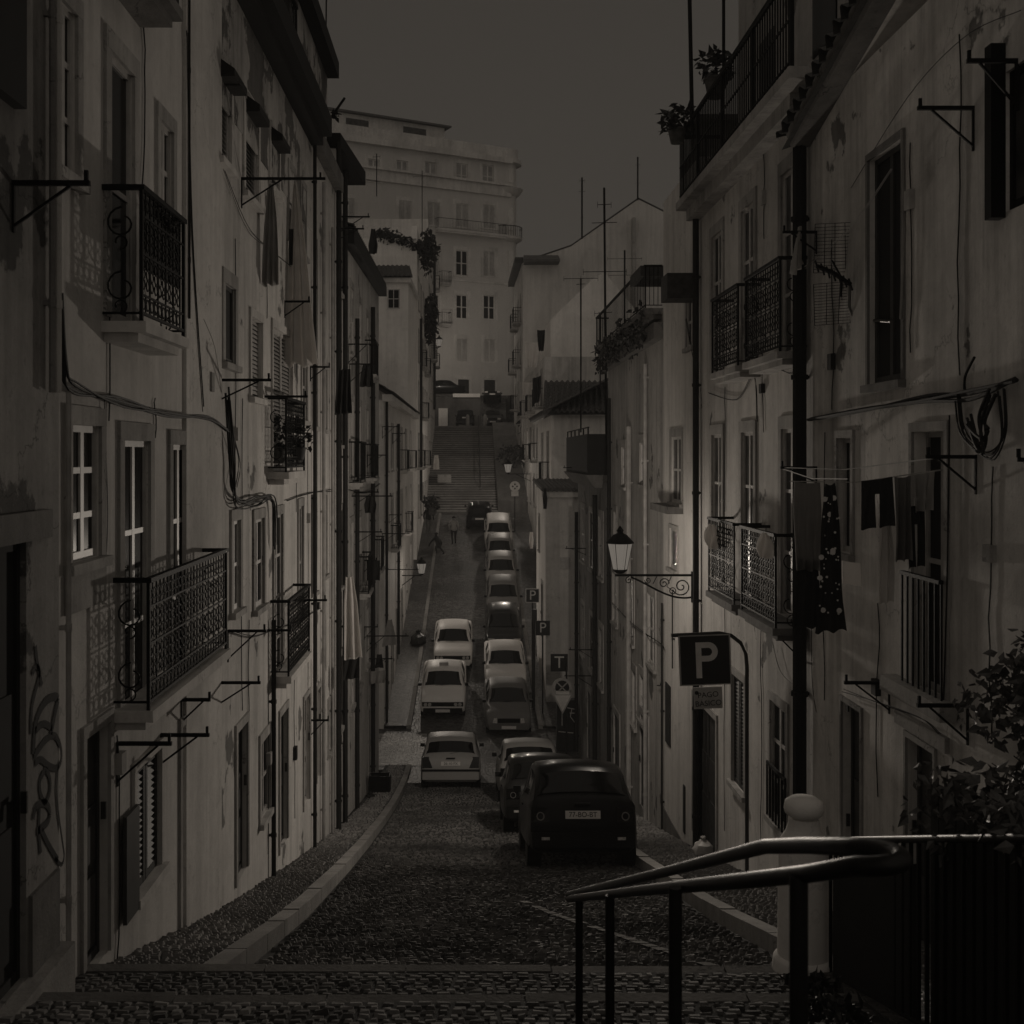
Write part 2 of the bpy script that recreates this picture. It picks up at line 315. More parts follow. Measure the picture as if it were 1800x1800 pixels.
# near steps: long cobbled treads with stone edges
edges = [(7.6, -3.58), (6.4, -3.2), (5.3, -2.84), (4.2, -2.5), (3.1, -2.15), (2, -1.85), (.9, -1.55), (-.6, -1.2)]
mb = MB(); me2 = MB()
for (ya, za), (yb, zb) in zip(edges, edges[1:]):
    zn = za+.17
    mb.hexa([(XL-.1,yb,zn-.9),(2.2,yb,zn-.9),(2.2,ya-.1,zn-.9),(XL-.1,ya-.1,zn-.9),(XL-.1,yb,zb-.005),(2.2,yb,zb-.005),(2.2,ya-.1,zn),(XL-.1,ya-.1,zn)])
    x = XL-.1; z_ = za+.17
    while x < 2.2:
        l = random.uniform(.7, 1.3); q = random.uniform(-.008, .008); x2 = min(x+l, 2.2)
        me2.box(x+.006, x2-.006, ya-.1, ya+random.uniform(-.01, .01), z_-.8, z_+.004+q); x += l
struct(mb.obj('near_steps', M['grout'])); mb = MB()
for (ya, za), (yb, zb) in list(zip(edges, edges[1:]))[:2]: setts(mb, yb+.02, ya-.14, lambda y: XL, lambda y: 2.18, (lambda y, ya=ya, za=za, yb=yb, zb=zb: zb+.012+(y-yb)/(ya-.1-yb)*(za+.17-zb)), (.06,.11), lambda y: .075, .003, 9)
struct(mb.obj('step_setts', M['road']))
mb = MB(); struct(me2.obj('near_step_edges', M['stone_dark']))
mb = MB(); x = -1.75                                   # double row of flat stones at the foot of the steps
for r_, (ya, yb) in enumerate(((7.62, 7.7), (7.84, 7.95))):
    x = -1.7
    while x < 2.45:
        l = random.uniform(.4, 1.1); mb.box(x+.005, min(x+l, 2.45)-.005, ya, yb, gz(ya)-.2, gz((ya+yb)/2)+.02+random.uniform(-.004, .004)); x += l
struct(mb.obj('foot_stones', M['stone_dark']))
mb = MB(); vs = [(2.2, 7.9), (2.2, 1), (4.2, 1), (4.2, 7.9)]
mb.hexa([(2.2,1,-5),(4.2,1,-5),(4.2,7.9,-5),(2.2,7.9,-5),(2.2,1,-1.55),(4.2,1,-1.55),(4.2,7.9,-3.5),(2.2,7.9,-3.5)]); struct(mb.obj('side_ramp', M['calc']))
# far stairs up to the upper street
mb = MB(); nb = MB(); NS = 40
for k in range(NS):
    ya = 75.4+k*(18.6/NS); z0 = -3.85+(k+1)*(6.25/NS)
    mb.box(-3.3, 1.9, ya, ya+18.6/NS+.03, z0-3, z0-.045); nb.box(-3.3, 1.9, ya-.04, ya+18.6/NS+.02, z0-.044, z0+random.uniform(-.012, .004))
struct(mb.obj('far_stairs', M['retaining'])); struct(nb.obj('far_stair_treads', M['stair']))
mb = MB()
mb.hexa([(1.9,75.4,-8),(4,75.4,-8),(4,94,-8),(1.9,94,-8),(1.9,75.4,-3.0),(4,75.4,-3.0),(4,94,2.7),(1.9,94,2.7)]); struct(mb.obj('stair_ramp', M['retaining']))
mb = MB(); mb.box(-14, 14, 94, 100.4, -6, 2.4); struct(mb.obj('upper_landing', M['roadf']))
mb = MB(); mb.hexa([(1.0,97,2.3),(3.2,97,2.3),(3.2,101,2.3),(1.0,101,2.3),(1.0,97,2.42),(3.2,97,2.42),(3.2,101,5.3),(1.0,101,5.3)]); struct(mb.obj('upper_ramp', M['roadf']))
mb = MB(); mb.box(-40, 40, 101, 104.3, -4, 5.3); struct(mb.obj('upper_street', M['roadf']))
# ------------------------------------------------------------------ building kit
class FrG(Fr):     # a wall plane between two plan points, looking towards the stairs
    def __init__(s, a, b):
        s.side = 'G'; s.O = Vector((a[0], a[1], 0)); s.U = Vector((b[0]-a[0], b[1]-a[1], 0)).normalized(); s.N = Vector((s.U.y, -s.U.x, 0))
    def u(s, px):
        k = (px-CX)/F; return (k*s.O.y-s.O.x)/(s.U.x-k*s.U.y)
    def Yp(s, px): return s.O.y+s.U.y*s.u(px)
    def rect(s, x0, x1, yt, yb):
        a, b = sorted((s.u(x0), s.u(x1))); m = (x0+x1)/2
        return a, b, s.v(m, yb), s.v(m, yt)
def ring(mb, fr, u, v, d, r, tr=.006, n=9, a0=0, a1=360, grow=1.0):
    full = abs(a1-a0) >= 359 and grow == 1; k = n if full else n+1
    pts = [fr.P(u+r*(1+(grow-1)*i/n)*math.cos(R(a0+(a1-a0)*i/n)), v+r*(1+(grow-1)*i/n)*math.sin(R(a0+(a1-a0)*i/n)), d) for i in range(k)]
    mb.tube(pts, tr, 4, full)
def fr_P(fr, uv, d): return fr.P(uv[0], uv[1], d)
def clutter(b, spots, seed):
    rnd = random.Random(seed); fr = b.fr
    for (px, y0, y1) in spots:
        u = fr.u(px); a, c = fr.v(px, y1), fr.v(px, y0); m = MB(); n = 9
        m.tube([fr.P(u+rnd.gauss(0, .012)+.03*math.sin(i*.7+px), a+(c-a)*i/n, .014) for i in range(n+1)], .006, 4); b.part('cable', m, 'pipe')
        if rnd.random() < .75:
            v = a+(c-a)*rnd.uniform(.15, .85); m = MB(); m.fb(fr, u-.05, u+.06, v, v+rnd.uniform(.1, .2), -.005, .05); b.part('junction_box', m, rnd.choice(('pipe', 'cream', 'stone')))
class Bld:
    def __init__(s, name, label, fr, u0, u1, v0, v1, depth, mat, v1b=None, cat='building', group=None):
        s.fr = fr; s.a = (u0, u1, v0, v1, v1 if v1b is None else v1b, depth); s.mat = mat; s.holes = []
        p = fr.P((u0+u1)/2, v0, 0); s.root = thing(name, label, cat, p, group)
    def win(s, x0, x1, yt, yb, **k): s.winuv(*s.fr.rect(x0, x1, yt, yb), **k)
    def winuv(s, u0, u1, v0, v1, kind='case', cols=2, rows=3, sur=.12, sill=True, frame='white', glass='glass', dep=.035, smat='stone', apron=0, fw=.045):
        fr = s.fr; dep = max(dep, .07) if kind in ('louv', 'roll') else dep; s.holes.append((u0, u1, v0, v1, dep))
        m = MB(); door = kind == 'door'; name = 'door' if door else ('shutter' if kind in ('louv', 'roll') else 'window')
        if kind == 'louv':
            n = max(4, int((v1-v0)/.055))
            for c in range(cols):
                a = u0+(u1-u0)*c/cols+.008; b = u0+(u1-u0)*(c+1)/cols-.008
                m.fb(fr, a, a+.05, v0, v1, -dep, -.015); m.fb(fr, b-.05, b, v0, v1, -dep, -.015)
                m.fb(fr, a+.05, b-.05, v0, v0+.06, -dep, -.018); m.fb(fr, a+.05, b-.05, v1-.06, v1, -dep, -.018)
                for i in range(n):
                    z = v0+.06+(v1-v0-.12)*(i+.5)/n
                    m.quad(fr.P(a+.05,z-.03,-.02), fr.P(b-.05,z-.03,-.02), fr.P(b-.05,z+.018,-.05), fr.P(a+.05,z+.018,-.05))
        elif kind == 'roll':
            n = max(4, int((v1-v0)/.05))
            for i in range(n):
                z = v0+(v1-v0)*i/n; h = (v1-v0)/n
                m.quad(fr.P(u0,z,-.035), fr.P(u1,z,-.035), fr.P(u1,z+h*.85,-.05), fr.P(u0,z+h*.85,-.05))
        else:
            m.fb(fr, u0, u0+fw, v0, v1, -dep, -dep+.024); m.fb(fr, u1-fw, u1, v0, v1, -dep, -dep+.024)
            m.fb(fr, u0+fw, u1-fw, v0, v0+fw*1.3, -dep, -dep+.022); m.fb(fr, u0+fw, u1-fw, v1-fw, v1, -dep, -dep+.022)
            for c in range(1, cols):
                a = u0+(u1-u0)*c/cols; m.fb(fr, a-fw*.7, a+fw*.7, v0+fw*1.3, v1-fw, -dep, -dep+.02)
            for r_ in range(1, rows):
                z = v0+(v1-v0)*r_/rows; m.fb(fr, u0+fw, u1-fw, z-fw*.45, z+fw*.45, -dep, -dep+.018)
            if door:
                for c in range(cols):
                    a = u0+(u1-u0)*c/cols+fw; b = u0+(u1-u0)*(c+1)/cols-fw; h = v1-v0
                    for (p, q) in ((.06, .36), (.42, .66)): m.fb(fr, a+.03, b-.03, v0+h*p, v0+h*q, -dep, -dep+.018)
        o = m.obj(name, M[frame], s.root)
        pm = MB(); pm.fb(fr, u0-.01, u1+.01, v0-.01, v1+.01, -dep-.03, -dep+.004)
        pm.obj('panel' if door else 'pane', M[frame if door else ('dark' if kind in ('louv', 'roll', 'dark') else glass)], o)
        if door:
            hm = MB(); hm.fb(fr, u1-fw*1.6, u1-fw*1.2, v0+.95, v0+1.07, -dep+.055, -dep+.09); hm.obj('handle', M['steel'], o)
        if sur:
            q = MB(); e = .025
            q.fb(fr, u0-sur, u0-.002, v0, v1, -.01, e); q.fb(fr, u1+.002, u1+sur, v0, v1, -.01, e); q.fb(fr, u0-sur, u1+sur, v1+.002, v1+sur*1.25, -.01, e+.002)
            if apron: q.fb(fr, u0-sur, u1+sur, v0-apron, v0-.075, -.01, e)
            q.obj('surround', M[smat], o)
        if sill and not door:
            q = MB(); q.fb(fr, u0-sur-.01, u1+sur+.01, v0-.07, v0-.002, -.01, .07); q.obj('sill', M[smat], o)
        return o
    def finish(s):
        fr = s.fr; u0, u1, v0, v1, v1b, D = s.a; m = MB()
        us = sorted({u0, u1, *[h for q in s.holes for h in q[:2]]}); vs = sorted({v0, min(v1, v1b), *[h for q in s.holes for h in q[2:4]]})
        us = [u for u in us if u0 <= u <= u1]; vs = [v for v in vs if v0 <= v <= min(v1, v1b)]
        top = lambda u: v1+(v1b-v1)*(u-u0)/(u1-u0)
        for i in range(len(us)-1):
            for j in range(len(vs)-1):
                a, b, c, d = us[i], us[i+1], vs[j], vs[j+1]; mu, mv = (a+b)/2, (c+d)/2
                if any(h[0] < mu < h[1] and h[2] < mv < h[3] for h in s.holes): continue
                m.quad(fr.P(a,c), fr.P(b,c), fr.P(b,d), fr.P(a,d))
            if v1 != v1b: m.quad(fr.P(us[i],vs[-1]), fr.P(us[i+1],vs[-1]), fr.P(us[i+1],top(us[i+1])), fr.P(us[i],top(us[i])))
        for a, b, c, d, e in s.holes:
            P = fr.P
            m.quad(P(a,c),P(a,d),P(a,d,-e),P(a,c,-e)); m.quad(P(b,c),P(b,c,-e),P(b,d,-e),P(b,d)); m.quad(P(a,d),P(b,d),P(b,d,-e),P(a,d,-e)); m.quad(P(a,c),P(a,c,-e),P(b,c,-e),P(b,c))
        P = fr.P
        m.quad(P(u0,v0),P(u0,v1),P(u0,v1,-D),P(u0,v0,-D)); m.quad(P(u1,v0),P(u1,v0,-D),P(u1,v1b,-D),P(u1,v1b)); m.quad(P(u0,v1),P(u1,v1b),P(u1,v1b,-D),P(u0,v1,-D)); m.quad(P(u0,v0,-D),P(u1,v0,-D),P(u1,v1b,-D),P(u0,v1,-D))
        m.obj('wall', s.mat, s.root); return s
    def part(s, name, mb, mat, smooth=None): return mb.obj(name, M[mat] if isinstance(mat, str) else mat, s.root, smooth)
    def block(s, name, u0, u1, v0, v1, d0, d1, mat): m = MB(); m.fb(s.fr, u0, u1, v0, v1, d0, d1); return s.part(name, m, mat)
    def pipe(s, px, yt, yb, r=.045, mat='pipe', d=None):
        u = s.fr.u(px); d = d or r+.03; m = MB(); a, b = s.fr.v(px, yb), s.fr.v(px, yt)
        if yb > 1240: a = gz(u)+.12
        m.tube([s.fr.P(u,a,d), s.fr.P(u,b,d)], r, 8); z = a+.5
        while z < b: m.tube([s.fr.P(u,z,d), s.fr.P(u,z+.05,d)], r*1.25, 8); m.fb(s.fr, u-.015, u+.015, z+.01, z+.04, -.01, d); z += 1.7
        s.part('downpipe', m, mat)
    def cable(s, pts, r=.012, mat='pipe', d=.03, n=3, jit=.02):
        m = MB(); P = [(s.fr.u(x), s.fr.v(x, y)) for x, y in pts]
        for k in range(n):
            o = [(a+random.gauss(0, jit*.5), b2+random.gauss(0, jit)) for a, b2 in P]; q = []
            for i in range(len(o)-1):
                p0, p1, p2, p3 = o[max(0,i-1)], o[i], o[i+1], o[min(len(o)-1,i+2)]
                for h in range(6):
                    t = h/6; q.append(fr_P(s.fr, [.5*((2*p1[j])+(-p0[j]+p2[j])*t+(2*p0[j]-5*p1[j]+4*p2[j]-p3[j])*t*t+(-p0[j]+3*p1[j]-3*p2[j]+p3[j])*t**3) for j in (0,1)], d+.012*k))
            q.append(s.fr.P(*o[-1], d+.012*k)); m.tube(q, r*random.uniform(.5, .8), 5)
        s.part('cable', m, mat)
    def bracket(s, pxw, pxt, py, strut=.3, wires=True, cap=True):
        u = s.fr.u(pxw); v = s.fr.v(pxw, py); x = (pxt-CX)*s.fr.Yp(pxw)/F; L = abs(x-s.fr.P(u, v).x); m = MB(); t = .014
        m.fb(s.fr, u-t, u+t, v-t, v+t, -.02, L)
        if strut: m.tube([s.fr.P(u,v-strut,0), s.fr.P(u,v-t,min(L*.75,.45))], .011, 4); m.fb(s.fr, u-.012, u+.012, v-strut-.03, v-t, -.01, .012)
        if cap: m.fb(s.fr, u-.01, u+.01, v+t, v+.07, L*.93, L*.93+.02)
        s.part('clothes_bracket', m, 'iron'); return u, v, L
    def balcony(s, ua, ub, vs, vr, prot, style='orn', thick=.12, smat='stone', side='near', bar=.1):
        fr = s.fr; m = MB()
        m.fb(fr, ua, ub, vs-thick*.55, vs, -.02, prot); m.fb(fr, ua+.06, ub-.06, vs-thick, vs-thick*.55, -.02, prot-.07)
        sl = s.part('balcony', m, smat); k = MB(); d = prot-.04; h = vr-vs
        k.fb(fr, ua+.01, ub-.01, vr-.035, vr, d-.025, d+.025)
        for u in (ua+.03, ub-.03):
            k.fb(fr, u-.022, u+.022, vr-.035, vr, 0, d-.025); k.fb(fr, u-.012, u+.012, vs, vr-.035, d-.012, d+.012); k.fb(fr, u-.008, u+.008, vs+.05, vs+.066, 0, d-.012)
        k.fb(fr, ua+.03, ub-.03, vs+.05, vs+.07, d-.01, d+.01)
        n = max(3, int((ub-ua-.06)/bar)); st = (ub-ua-.06)/n
        lv = [.2, .5, .78] if style == 'orn' else []
        for q in lv: k.fb(fr, ua+.042, ub-.042, vs+h*q-.007, vs+h*q+.007, d-.007, d+.007)
        for i in range(1, n):
            u = ua+.03+st*i
            if style == 'orn' and i % 2:
                k.tube([fr.P(u,vs+.07,d), fr.P(u,vs+h*.2,d)], .007, 4); k.tube([fr.P(u,vs+h*.78,d), fr.P(u,vr-.03,d)], .007, 4)
            else: k.tube([fr.P(u,vs+.07,d), fr.P(u,vr-.03,d)], .008, 4)
            if style == 'orn':
                for q in (.28, .36, .43, .57, .64, .71): ring(k, fr, u-st/2, vs+h*q, d, min(st*.42, h*.04), .006, 7)
                for q in (.135, .87): ring(k, fr, u-st/2, vs+h*q, d, st*.38, .006, 8)
        # ends: open scrollwork
        for u in (ua+.03, ub-.03):
            e = FrE(fr, u)
            if style == 'bar':
                for t in (.25, .5, .75): k.tube([e.P(d*t,vs+.05), e.P(d*t,vr-.03)], .008, 4)
            else:
                for c in (.25, .72):
                    r0 = min(d*.42, h*.2)
                    ring(k, e, d*.5, vs+h*c, 0, r0, .008, 14, 90, 430, .45); ring(k, e, d*.45, vs+h*c-r0*1.15, 0, r0*.5, .007, 10, -90, 200, .5)
                k.tube([e.P(d*.5,vs+.05), e.P(d*.5,vs+h*.1)], .007, 4)
        k.obj('railing', M['iron'], sl); return sl
class FrE:
    def __init__(s, fr, u): s.fr = fr; s.u0 = u
    def P(s, u, v, d=0): return s.fr.P(s.u0, v, u)
def tiles(mb, a, b, up, n, thick=.05, amp=.035):     # pantiles: eave from a to b, running up along vector up
    a, b, up = Vector(a), Vector(b), Vector(up); nn = (b-a).cross(up).normalized(); nn = nn if nn.z > 0 else -nn; k = n*6; rows = max(2, int(up.length/.35)); vs = []; fs = []
    for r_ in range(rows):
        for e in (0, 1):
            for i in range(k+1):
                p = a.lerp(b, i/k)+up*((r_+e)/rows); vs.append(p+nn*(amp*math.sin(i/6*2*math.pi)+(.03 if e == 0 else 0.0)))
    w_ = k+1
    for r_ in range(2*rows-1):
        for i in range(k): fs.append((r_*w_+i, r_*w_+i+1, (r_+1)*w_+i+1, (r_+1)*w_+i))
    off = len(vs); vs += [a-nn*thick, b-nn*thick, b+up-nn*thick, a+up-nn*thick]; fs.append((off, off+1, off+2, off+3))
    # eave ends
    for i in range(k): pass
    mb.add(vs, fs)
def leaves(mb, c, rad, n, size, rnd, droop=.3):
    c = Vector(c)
    for _ in range(n):
        while 1:
            p = Vector((rnd.uniform(-1,1), rnd.uniform(-1,1), rnd.uniform(-1,1)))
            if .15 < p.length < 1: break
        p = c+Vector((p.x*rad[0], p.y*rad[1], p.z*rad[2])); s = size*rnd.uniform(.6, 1.3)
        d = Vector((rnd.gauss(0,1), rnd.gauss(0,1), rnd.gauss(-droop,.6))).normalized(); sd = d.cross(Vector((rnd.gauss(0,1), rnd.gauss(0,1), rnd.gauss(0,1)))).normalized()*s*.3; up = d.cross(sd).normalized()*s*.06
        mb.add([p, p+d*s*.35+sd+up, p+d*s, p+d*s*.35-sd+up, p+d*s*.4-up], [(0,1,4), (1,2,4), (2,3,4), (3,0,4)])
# ------------------------------------------------------------------ left side
fr = Fr(-2.5)
b = Bld('corner_house', 'dark plaster house with black graffiti at the left edge of the photo', fr, 2.2, 6.93, -4.6, 9, 5, plaster('plaster_corner', .32, .75, .35, 21, .7))
b.winuv(5.5, 6.42, -2.95, -.49, kind='door', cols=2, rows=1, sur=.0, sill=False, frame='gutter', dep=.06)
b.block('lintel', 5.3, 6.75, -.485, -.32, -.02, .03, 'stone_dark'); b.block('doorstep', 5.3, 6.93, -3.5, -2.96, -.05, .1, 'stone'); b.block('base_course', 6.45, 6.88, -3.2, -2.5, -.02, .025, 'stone_dark')
b.block('canopy', 5.5, 6.25, 1.9, 3.1, 0, .07, 'gutter')
for k, px in enumerate((77, 88)): b.pipe(px, -300, 690, .02, 'stone_light' if k else 'stone_dark')
b.bracket(22, 158, 322, .24)
m = MB()
def stroke(pts, wd):
    q = [(fr.u(x), fr.v(x, y)) for x, y in pts]; sm = []
    for i in range(len(q)-1):
        p0, p1, p2, p3 = q[max(0,i-1)], q[i], q[i+1], q[min(len(q)-1,i+2)]
        for k in range(6):
            t = k/6; sm.append(tuple(.5*((2*p1[j])+(-p0[j]+p2[j])*t+(2*p0[j]-5*p1[j]+4*p2[j]-p3[j])*t*t+(-p0[j]+3*p1[j]-3*p2[j]+p3[j])*t**3) for j in (0,1)))
    sm.append(q[-1]); n = len(sm)
    for i in range(n-1):
        (a, c), (d, e) = sm[i], sm[i+1]; l = math.hypot(d-a, e-c) or 1; nx, ny = -(e-c)/l*wd, (d-a)/l*wd*1.2
        m.quad(fr.P(a-nx,c-ny,.006), fr.P(a+nx,c+ny,.006), fr.P(d+nx,e+ny,.006), fr.P(d-nx,e-ny,.006))
stroke([(61,1135),(64,1165),(72,1205)], .018); stroke([(55,1185),(62,1172),(68,1185),(55,1240),(53,1290)], .016)
stroke([(57,1325),(62,1268),(80,1232),(100,1226),(96,1250),(88,1290)], .022); stroke([(60,1285),(75,1272),(90,1280)], .018)
stroke([(58,1330),(78,1302),(94,1293),(104,1310),(106,1335),(98,1350),(84,1346),(70,1335),(60,1342)], .018)
stroke([(79,1352),(69,1370),(69,1392),(77,1410),(86,1392),(86,1368),(79,1352)], .017)
stroke([(57,1440),(62,1418),(78,1412),(86,1425),(84,1442),(72,1455),(63,1462)], .02); stroke([(68,1420),(67,1460),(70,1500)], .018); stroke([(72,1460),(84,1485),(100,1512)], .018)
stroke([(101,1345),(98,1385),(101,1430),(108,1480),(111,1505),(106,1520),(95,1508)], .012)
b.part('graffiti', m, 'gutter'); b.finish()

fr = Fr(XL)
b = Bld('balcony_house', 'pale rendered house with two iron balconies and a flower box, second from the left', fr, 6.93, 11.6, -5.6, 9.2, 6, plaster('plaster_a', .55, .42, 0, 1, .45))
b.win(98, 131, 10, 305, cols=2, rows=3, sur=.1)
b.win(191, 232, 112, 566, cols=1, rows=2, sur=.12, sill=False, smat='stone'); b.win(279, 301, 222, 380, cols=2, rows=2, sur=.1)
b.win(122, 173, 748, 984, cols=2, rows=3, sur=.1, apron=.32); b.win(214, 260, 775, 1255, cols=2, rows=3, sur=.11, sill=False); b.win(300, 331, 782, 1182, cols=2, rows=3, sur=.1, sill=False)
b.win(147, 189, 1284, 1700, kind='door', cols=1, rows=1, frame='brown', sur=.07, smat='stone', dep=.08)
b.win(236, 280, 1335, 1548, kind='louv', cols=2, frame='brown', sur=.06, smat='stone_light'); b.win(317, 352, 1262, 1622, kind='door', cols=1, rows=1, frame='brown', sur=.07, smat='stone', dep=.07)
u = fr.u(233); b.block('shutter', u-.34, u-.02, fr.v(225,1605), fr.v(225,1420), .03, .06, 'brown')
b.block('pilaster', fr.u(322), 11.58, -5.5, 9.1, -.01, .03, 'stone_light')
b.balcony(7.88, 9.1, .93, 1.88, .31, 'orn', .14, 'stone_light'); b.balcony(8.13, 10.78, -1.83, -.88, .29, 'orn', .15, 'stone_light'); b.balcony(7.25, 8.87, 3.46, 4.4, .32, 'bar', .15, 'stone_dark')
b.block('balcony_screen', 8.0, 9.05, 1.32, 1.84, .235, .25, 'cloth_d')
b.pipe(107, 690, 1900, .018, 'pipe_light'); b.pipe(325, -200, 560, .011); 
b.cable([(92,520),(100,640),(118,682),(200,705),(290,730),(360,738),(392,760)], .014, 'pipe', .03, 4); b.cable([(322,60),(330,400),(350,720)], .008, 'pipe', .03, 2); b.cable([(345,735),(357,900),(370,1060)], .006, 'pipe', .02, 1)
clutter(b, ((188,260,740), (250,-40,330), (345,1180,1640), (206,1290,1690), (366,60,1120), (270,700,770)), 1); b.cable([(178,700),(184,900),(180,1010)], .006, 'pipe', .02, 1, .004); b.cable([(352,560),(372,610),(384,690)], .006, 'pipe_light', .02, 2, .01)
for a in ((205,302,1307,.28), (282,368,1292,.24), (318,370,1230,.2), (384,458,1200,.22)): b.bracket(*a)
b.finish()

b = Bld('peeling_house', 'long house with white roller shutters and a peeling attic storey over a dark gutter', fr, 11.6, 21.7, -8.6, 5.15, 6, plaster('plaster_b', .58, .45, .12, 2, .6))
for a in ((386,404,132,288),(429,452,190,350)): b.win(*a, kind='louv', cols=1, sur=.1, smat='stone_light')
b.win(474,489,240,335, kind='louv', cols=1, sur=.08, smat='stone_light'); b.win(506,516,300,420, cols=1, rows=2, sur=.08); b.win(528,536,330,450, cols=1, rows=2, sur=.08)
b.win(393,411,503,640, cols=1, rows=1, sur=.12, glass='dark', frame='brown', smat='stone'); b.win(440,459,562,700, kind='roll', sur=.08, smat='stone_light'); b.win(478,512,585,830, kind='louv', cols=2, sur=.08, sill=False, smat='stone_light')
b.win(530,538,620,740, cols=1, rows=2, sur=.1); b.win(550,556,640,750, cols=1, rows=2, sur=.08); b.win(568,573,650,755, cols=1, rows=1, sur=.08)
b.win(407,420,915,1072, cols=2, rows=2, sur=.1); b.win(446,462,912,1066, cols=2, rows=2, sur=.1); b.win(481,495,905,1195, cols=2, rows=4, sur=.1, sill=False); b.win(524,531,890,1090, cols=1, rows=2, sur=.1)
b.win(548,553,880,1040, cols=1, rows=2, sur=.08); b.win(568,573,870,1010, cols=1, rows=2, sur=.08)
b.win(415,433,1278,1540, kind='door', cols=1, rows=1, frame='brown', sur=.08, dep=.07); b.win(457,472,1298,1432, cols=2, rows=2, sur=.1, frame='cream'); b.win(491,504,1252,1487, kind='door', cols=1, rows=1, frame='brown', sur=.08, dep=.07)
b.win(533,543,1225,1415, kind='door', cols=1, rows=1, frame='cream', sur=.06, dep=.06); b.win(556,562,1210,1370, kind='door', cols=1, rows=1, frame='cream', sur=.06, dep=.06); b.win(576,581,1230,1320, cols=1, rows=2, sur=.05)
b.balcony(14.37, 16.0, -.216, .74, .27, 'orn', .16, 'stone_light'); b.balcony(14.57, 16.5, -2.84, -1.86, .27, 'orn', .16, 'stone_light')
for px in (395, 440, 481):
    m = MB(); u = fr.u(px); v = fr.v(px, {395: 118, 440: 180, 481: 232}[px]); m.prism([fr.P(u-.32,v,0), fr.P(u-.32,v-.12,.17), fr.P(u-.32,v-.2,.17), fr.P(u-.32,v-.2,0)], fr.U*.64); b.part('awning_box', m, 'pipe')
m = MB(); m.fb(fr, 11.62, 18.3, 5.12, 5.42, -.02, .34); m.fb(fr, 11.62, 18.3, 4.98, 5.12, -.02, .2); b.part('gutter', m, 'gutter')
b.block('cornice', 18.3, 21.7, 5.0, 5.3, -.02, .15, 'stone_dark')
m = MB(); m.fb(fr, 11.6, 21.7, 5.15, 7.2, -4, -.16); b.part('attic_wall', m, plaster('plaster_peel', .5, .7, .8, 13, .8, .6))
m = MB(); m.fb(fr, 11.6, 21.75, 7.2, 7.5, -4, .06); b.part('roof', m, 'gutter')
b.balcony(13.6, 16.4, 5.7, 6.45, .1, 'bar', .1, 'stone_dark')
m = MB(); m.fb(fr, 11.62, 18.3, 3.6, 4.97, -.005, .012); b.part('frieze', m, plaster('plaster_peel2', .5, .7, .75, 17, .6, .6))
for a in ((473,1090,1480,.03),(547,200,1380,.03),(563,320,1330,.03),(579,400,1350,.028)): b.pipe(a[0], a[1], a[2], a[3], 'pipe_light' if a[0] in (563, 579) else 'pipe')
b.pipe(588, 250, 1380, .05, 'pipe')
b.cable([(388,690),(396,800),(402,875),(440,882),(470,878),(474,960)], .016, 'pipe', .05, 5, .05); b.cable([(394,760),(408,810),(400,860)], .008, 'pipe', .08, 2, .03); b.cable([(500,880),(540,868),(580,862)], .01, 'pipe', .03, 2)
clutter(b, ((412,420,900), (423,700,1250), (468,330,560), (470,1200,1500), (520,500,900), (540,760,1230), (516,1100,1440), (556,420,1200), (435,1090,1270)), 2); b.cable([(404,1110),(440,1120),(476,1108),(520,1090),(560,1068)], .008, 'pipe', .03, 2, .015); b.cable([(388,300),(430,400),(470,440),(510,470)], .006, 'pipe', .03, 2, .02)
for a in ((387,477,668,.2),(424,572,314,.3),(462,541,697,.0),(400,468,1109,.3),(470,512,1108,.0),(545,578,1266,.25),(545,580,645,.2),(500,545,530,.2),(505,575,1055,.0)): b.bracket(*a)
b.finish()

fr = Fr(XL, 21.7, -2.58, 23.6)
b = Bld('narrow_house', 'narrow tall house with deep dark eaves between the peeling house and the lower sloped eaves', fr, 21.7, 23.6, -8.8, 5.85, 6, plaster('plaster_c', .6, .35, 0, 3, .5), 5.7)
for (v0, v1) in ((3.2, 4.7), (.2, 1.6), (-2.6, -1.1), (-5.4, -4.0)): b.winuv(22.35, 22.95, v0, v1, cols=2, rows=2, sur=.1)
b.winuv(22.4, 23.0, -7.7, -5.9, kind='door', cols=1, rows=1, frame='brown', sur=.08)
m = MB(); P = fr.P; m.hexa([P(21.6,5.86,-4),P(21.6,5.86,.1),P(23.7,5.62,.42),P(23.7,5.62,-4),P(21.6,6.12,-4),P(21.6,6.12,.1),P(23.7,5.9,.42),P(23.7,5.9,-4)]); b.part('eaves', m, 'gutter')
b.bracket(598, 650, 381, .3); b.bracket(597, 640, 402, .2); b.pipe(600, 300, 1370, .05); b.finish()

fr = Fr(-2.58, 23.6, -2.85, 35.8)
b = Bld('sloped_eaves_house', 'low house with thick sloping black eaves at the left crossing corner', fr, 23.6, 35.8, -11.2, 4.35, 6, plaster('plaster_d', .52, .5, .1, 4, .8), 5.0)
for u in (24.8, 27.2, 29.9, 32.8):
    for k, (v0, v1) in enumerate(((2.2, 3.7), (-.5, 1.2), (-3.2, -1.5), (-5.6, -4.1))):
        b.winuv(u, u+.85, v0, v1, cols=2, rows=2, sur=.12, kind='louv' if (k+int(u)) % 4 == 1 else 'case', glass='glassl' if k == 2 else 'glass')
for u in (26, 31): b.winuv(u, u+.95, gz(u)+.14, gz(u)+2.2, kind='door', cols=1, rows=1, frame='brown', sur=.1)
m = MB(); P = fr.P; m.hexa([P(23.55,4.38,-4),P(23.55,4.38,.2),P(36,5.02,.24),P(36,5.02,-4),P(23.55,4.72,-4),P(23.55,4.72,.2),P(36,5.32,.24),P(36,5.32,-4)]); b.part('eaves', m, 'gutter')
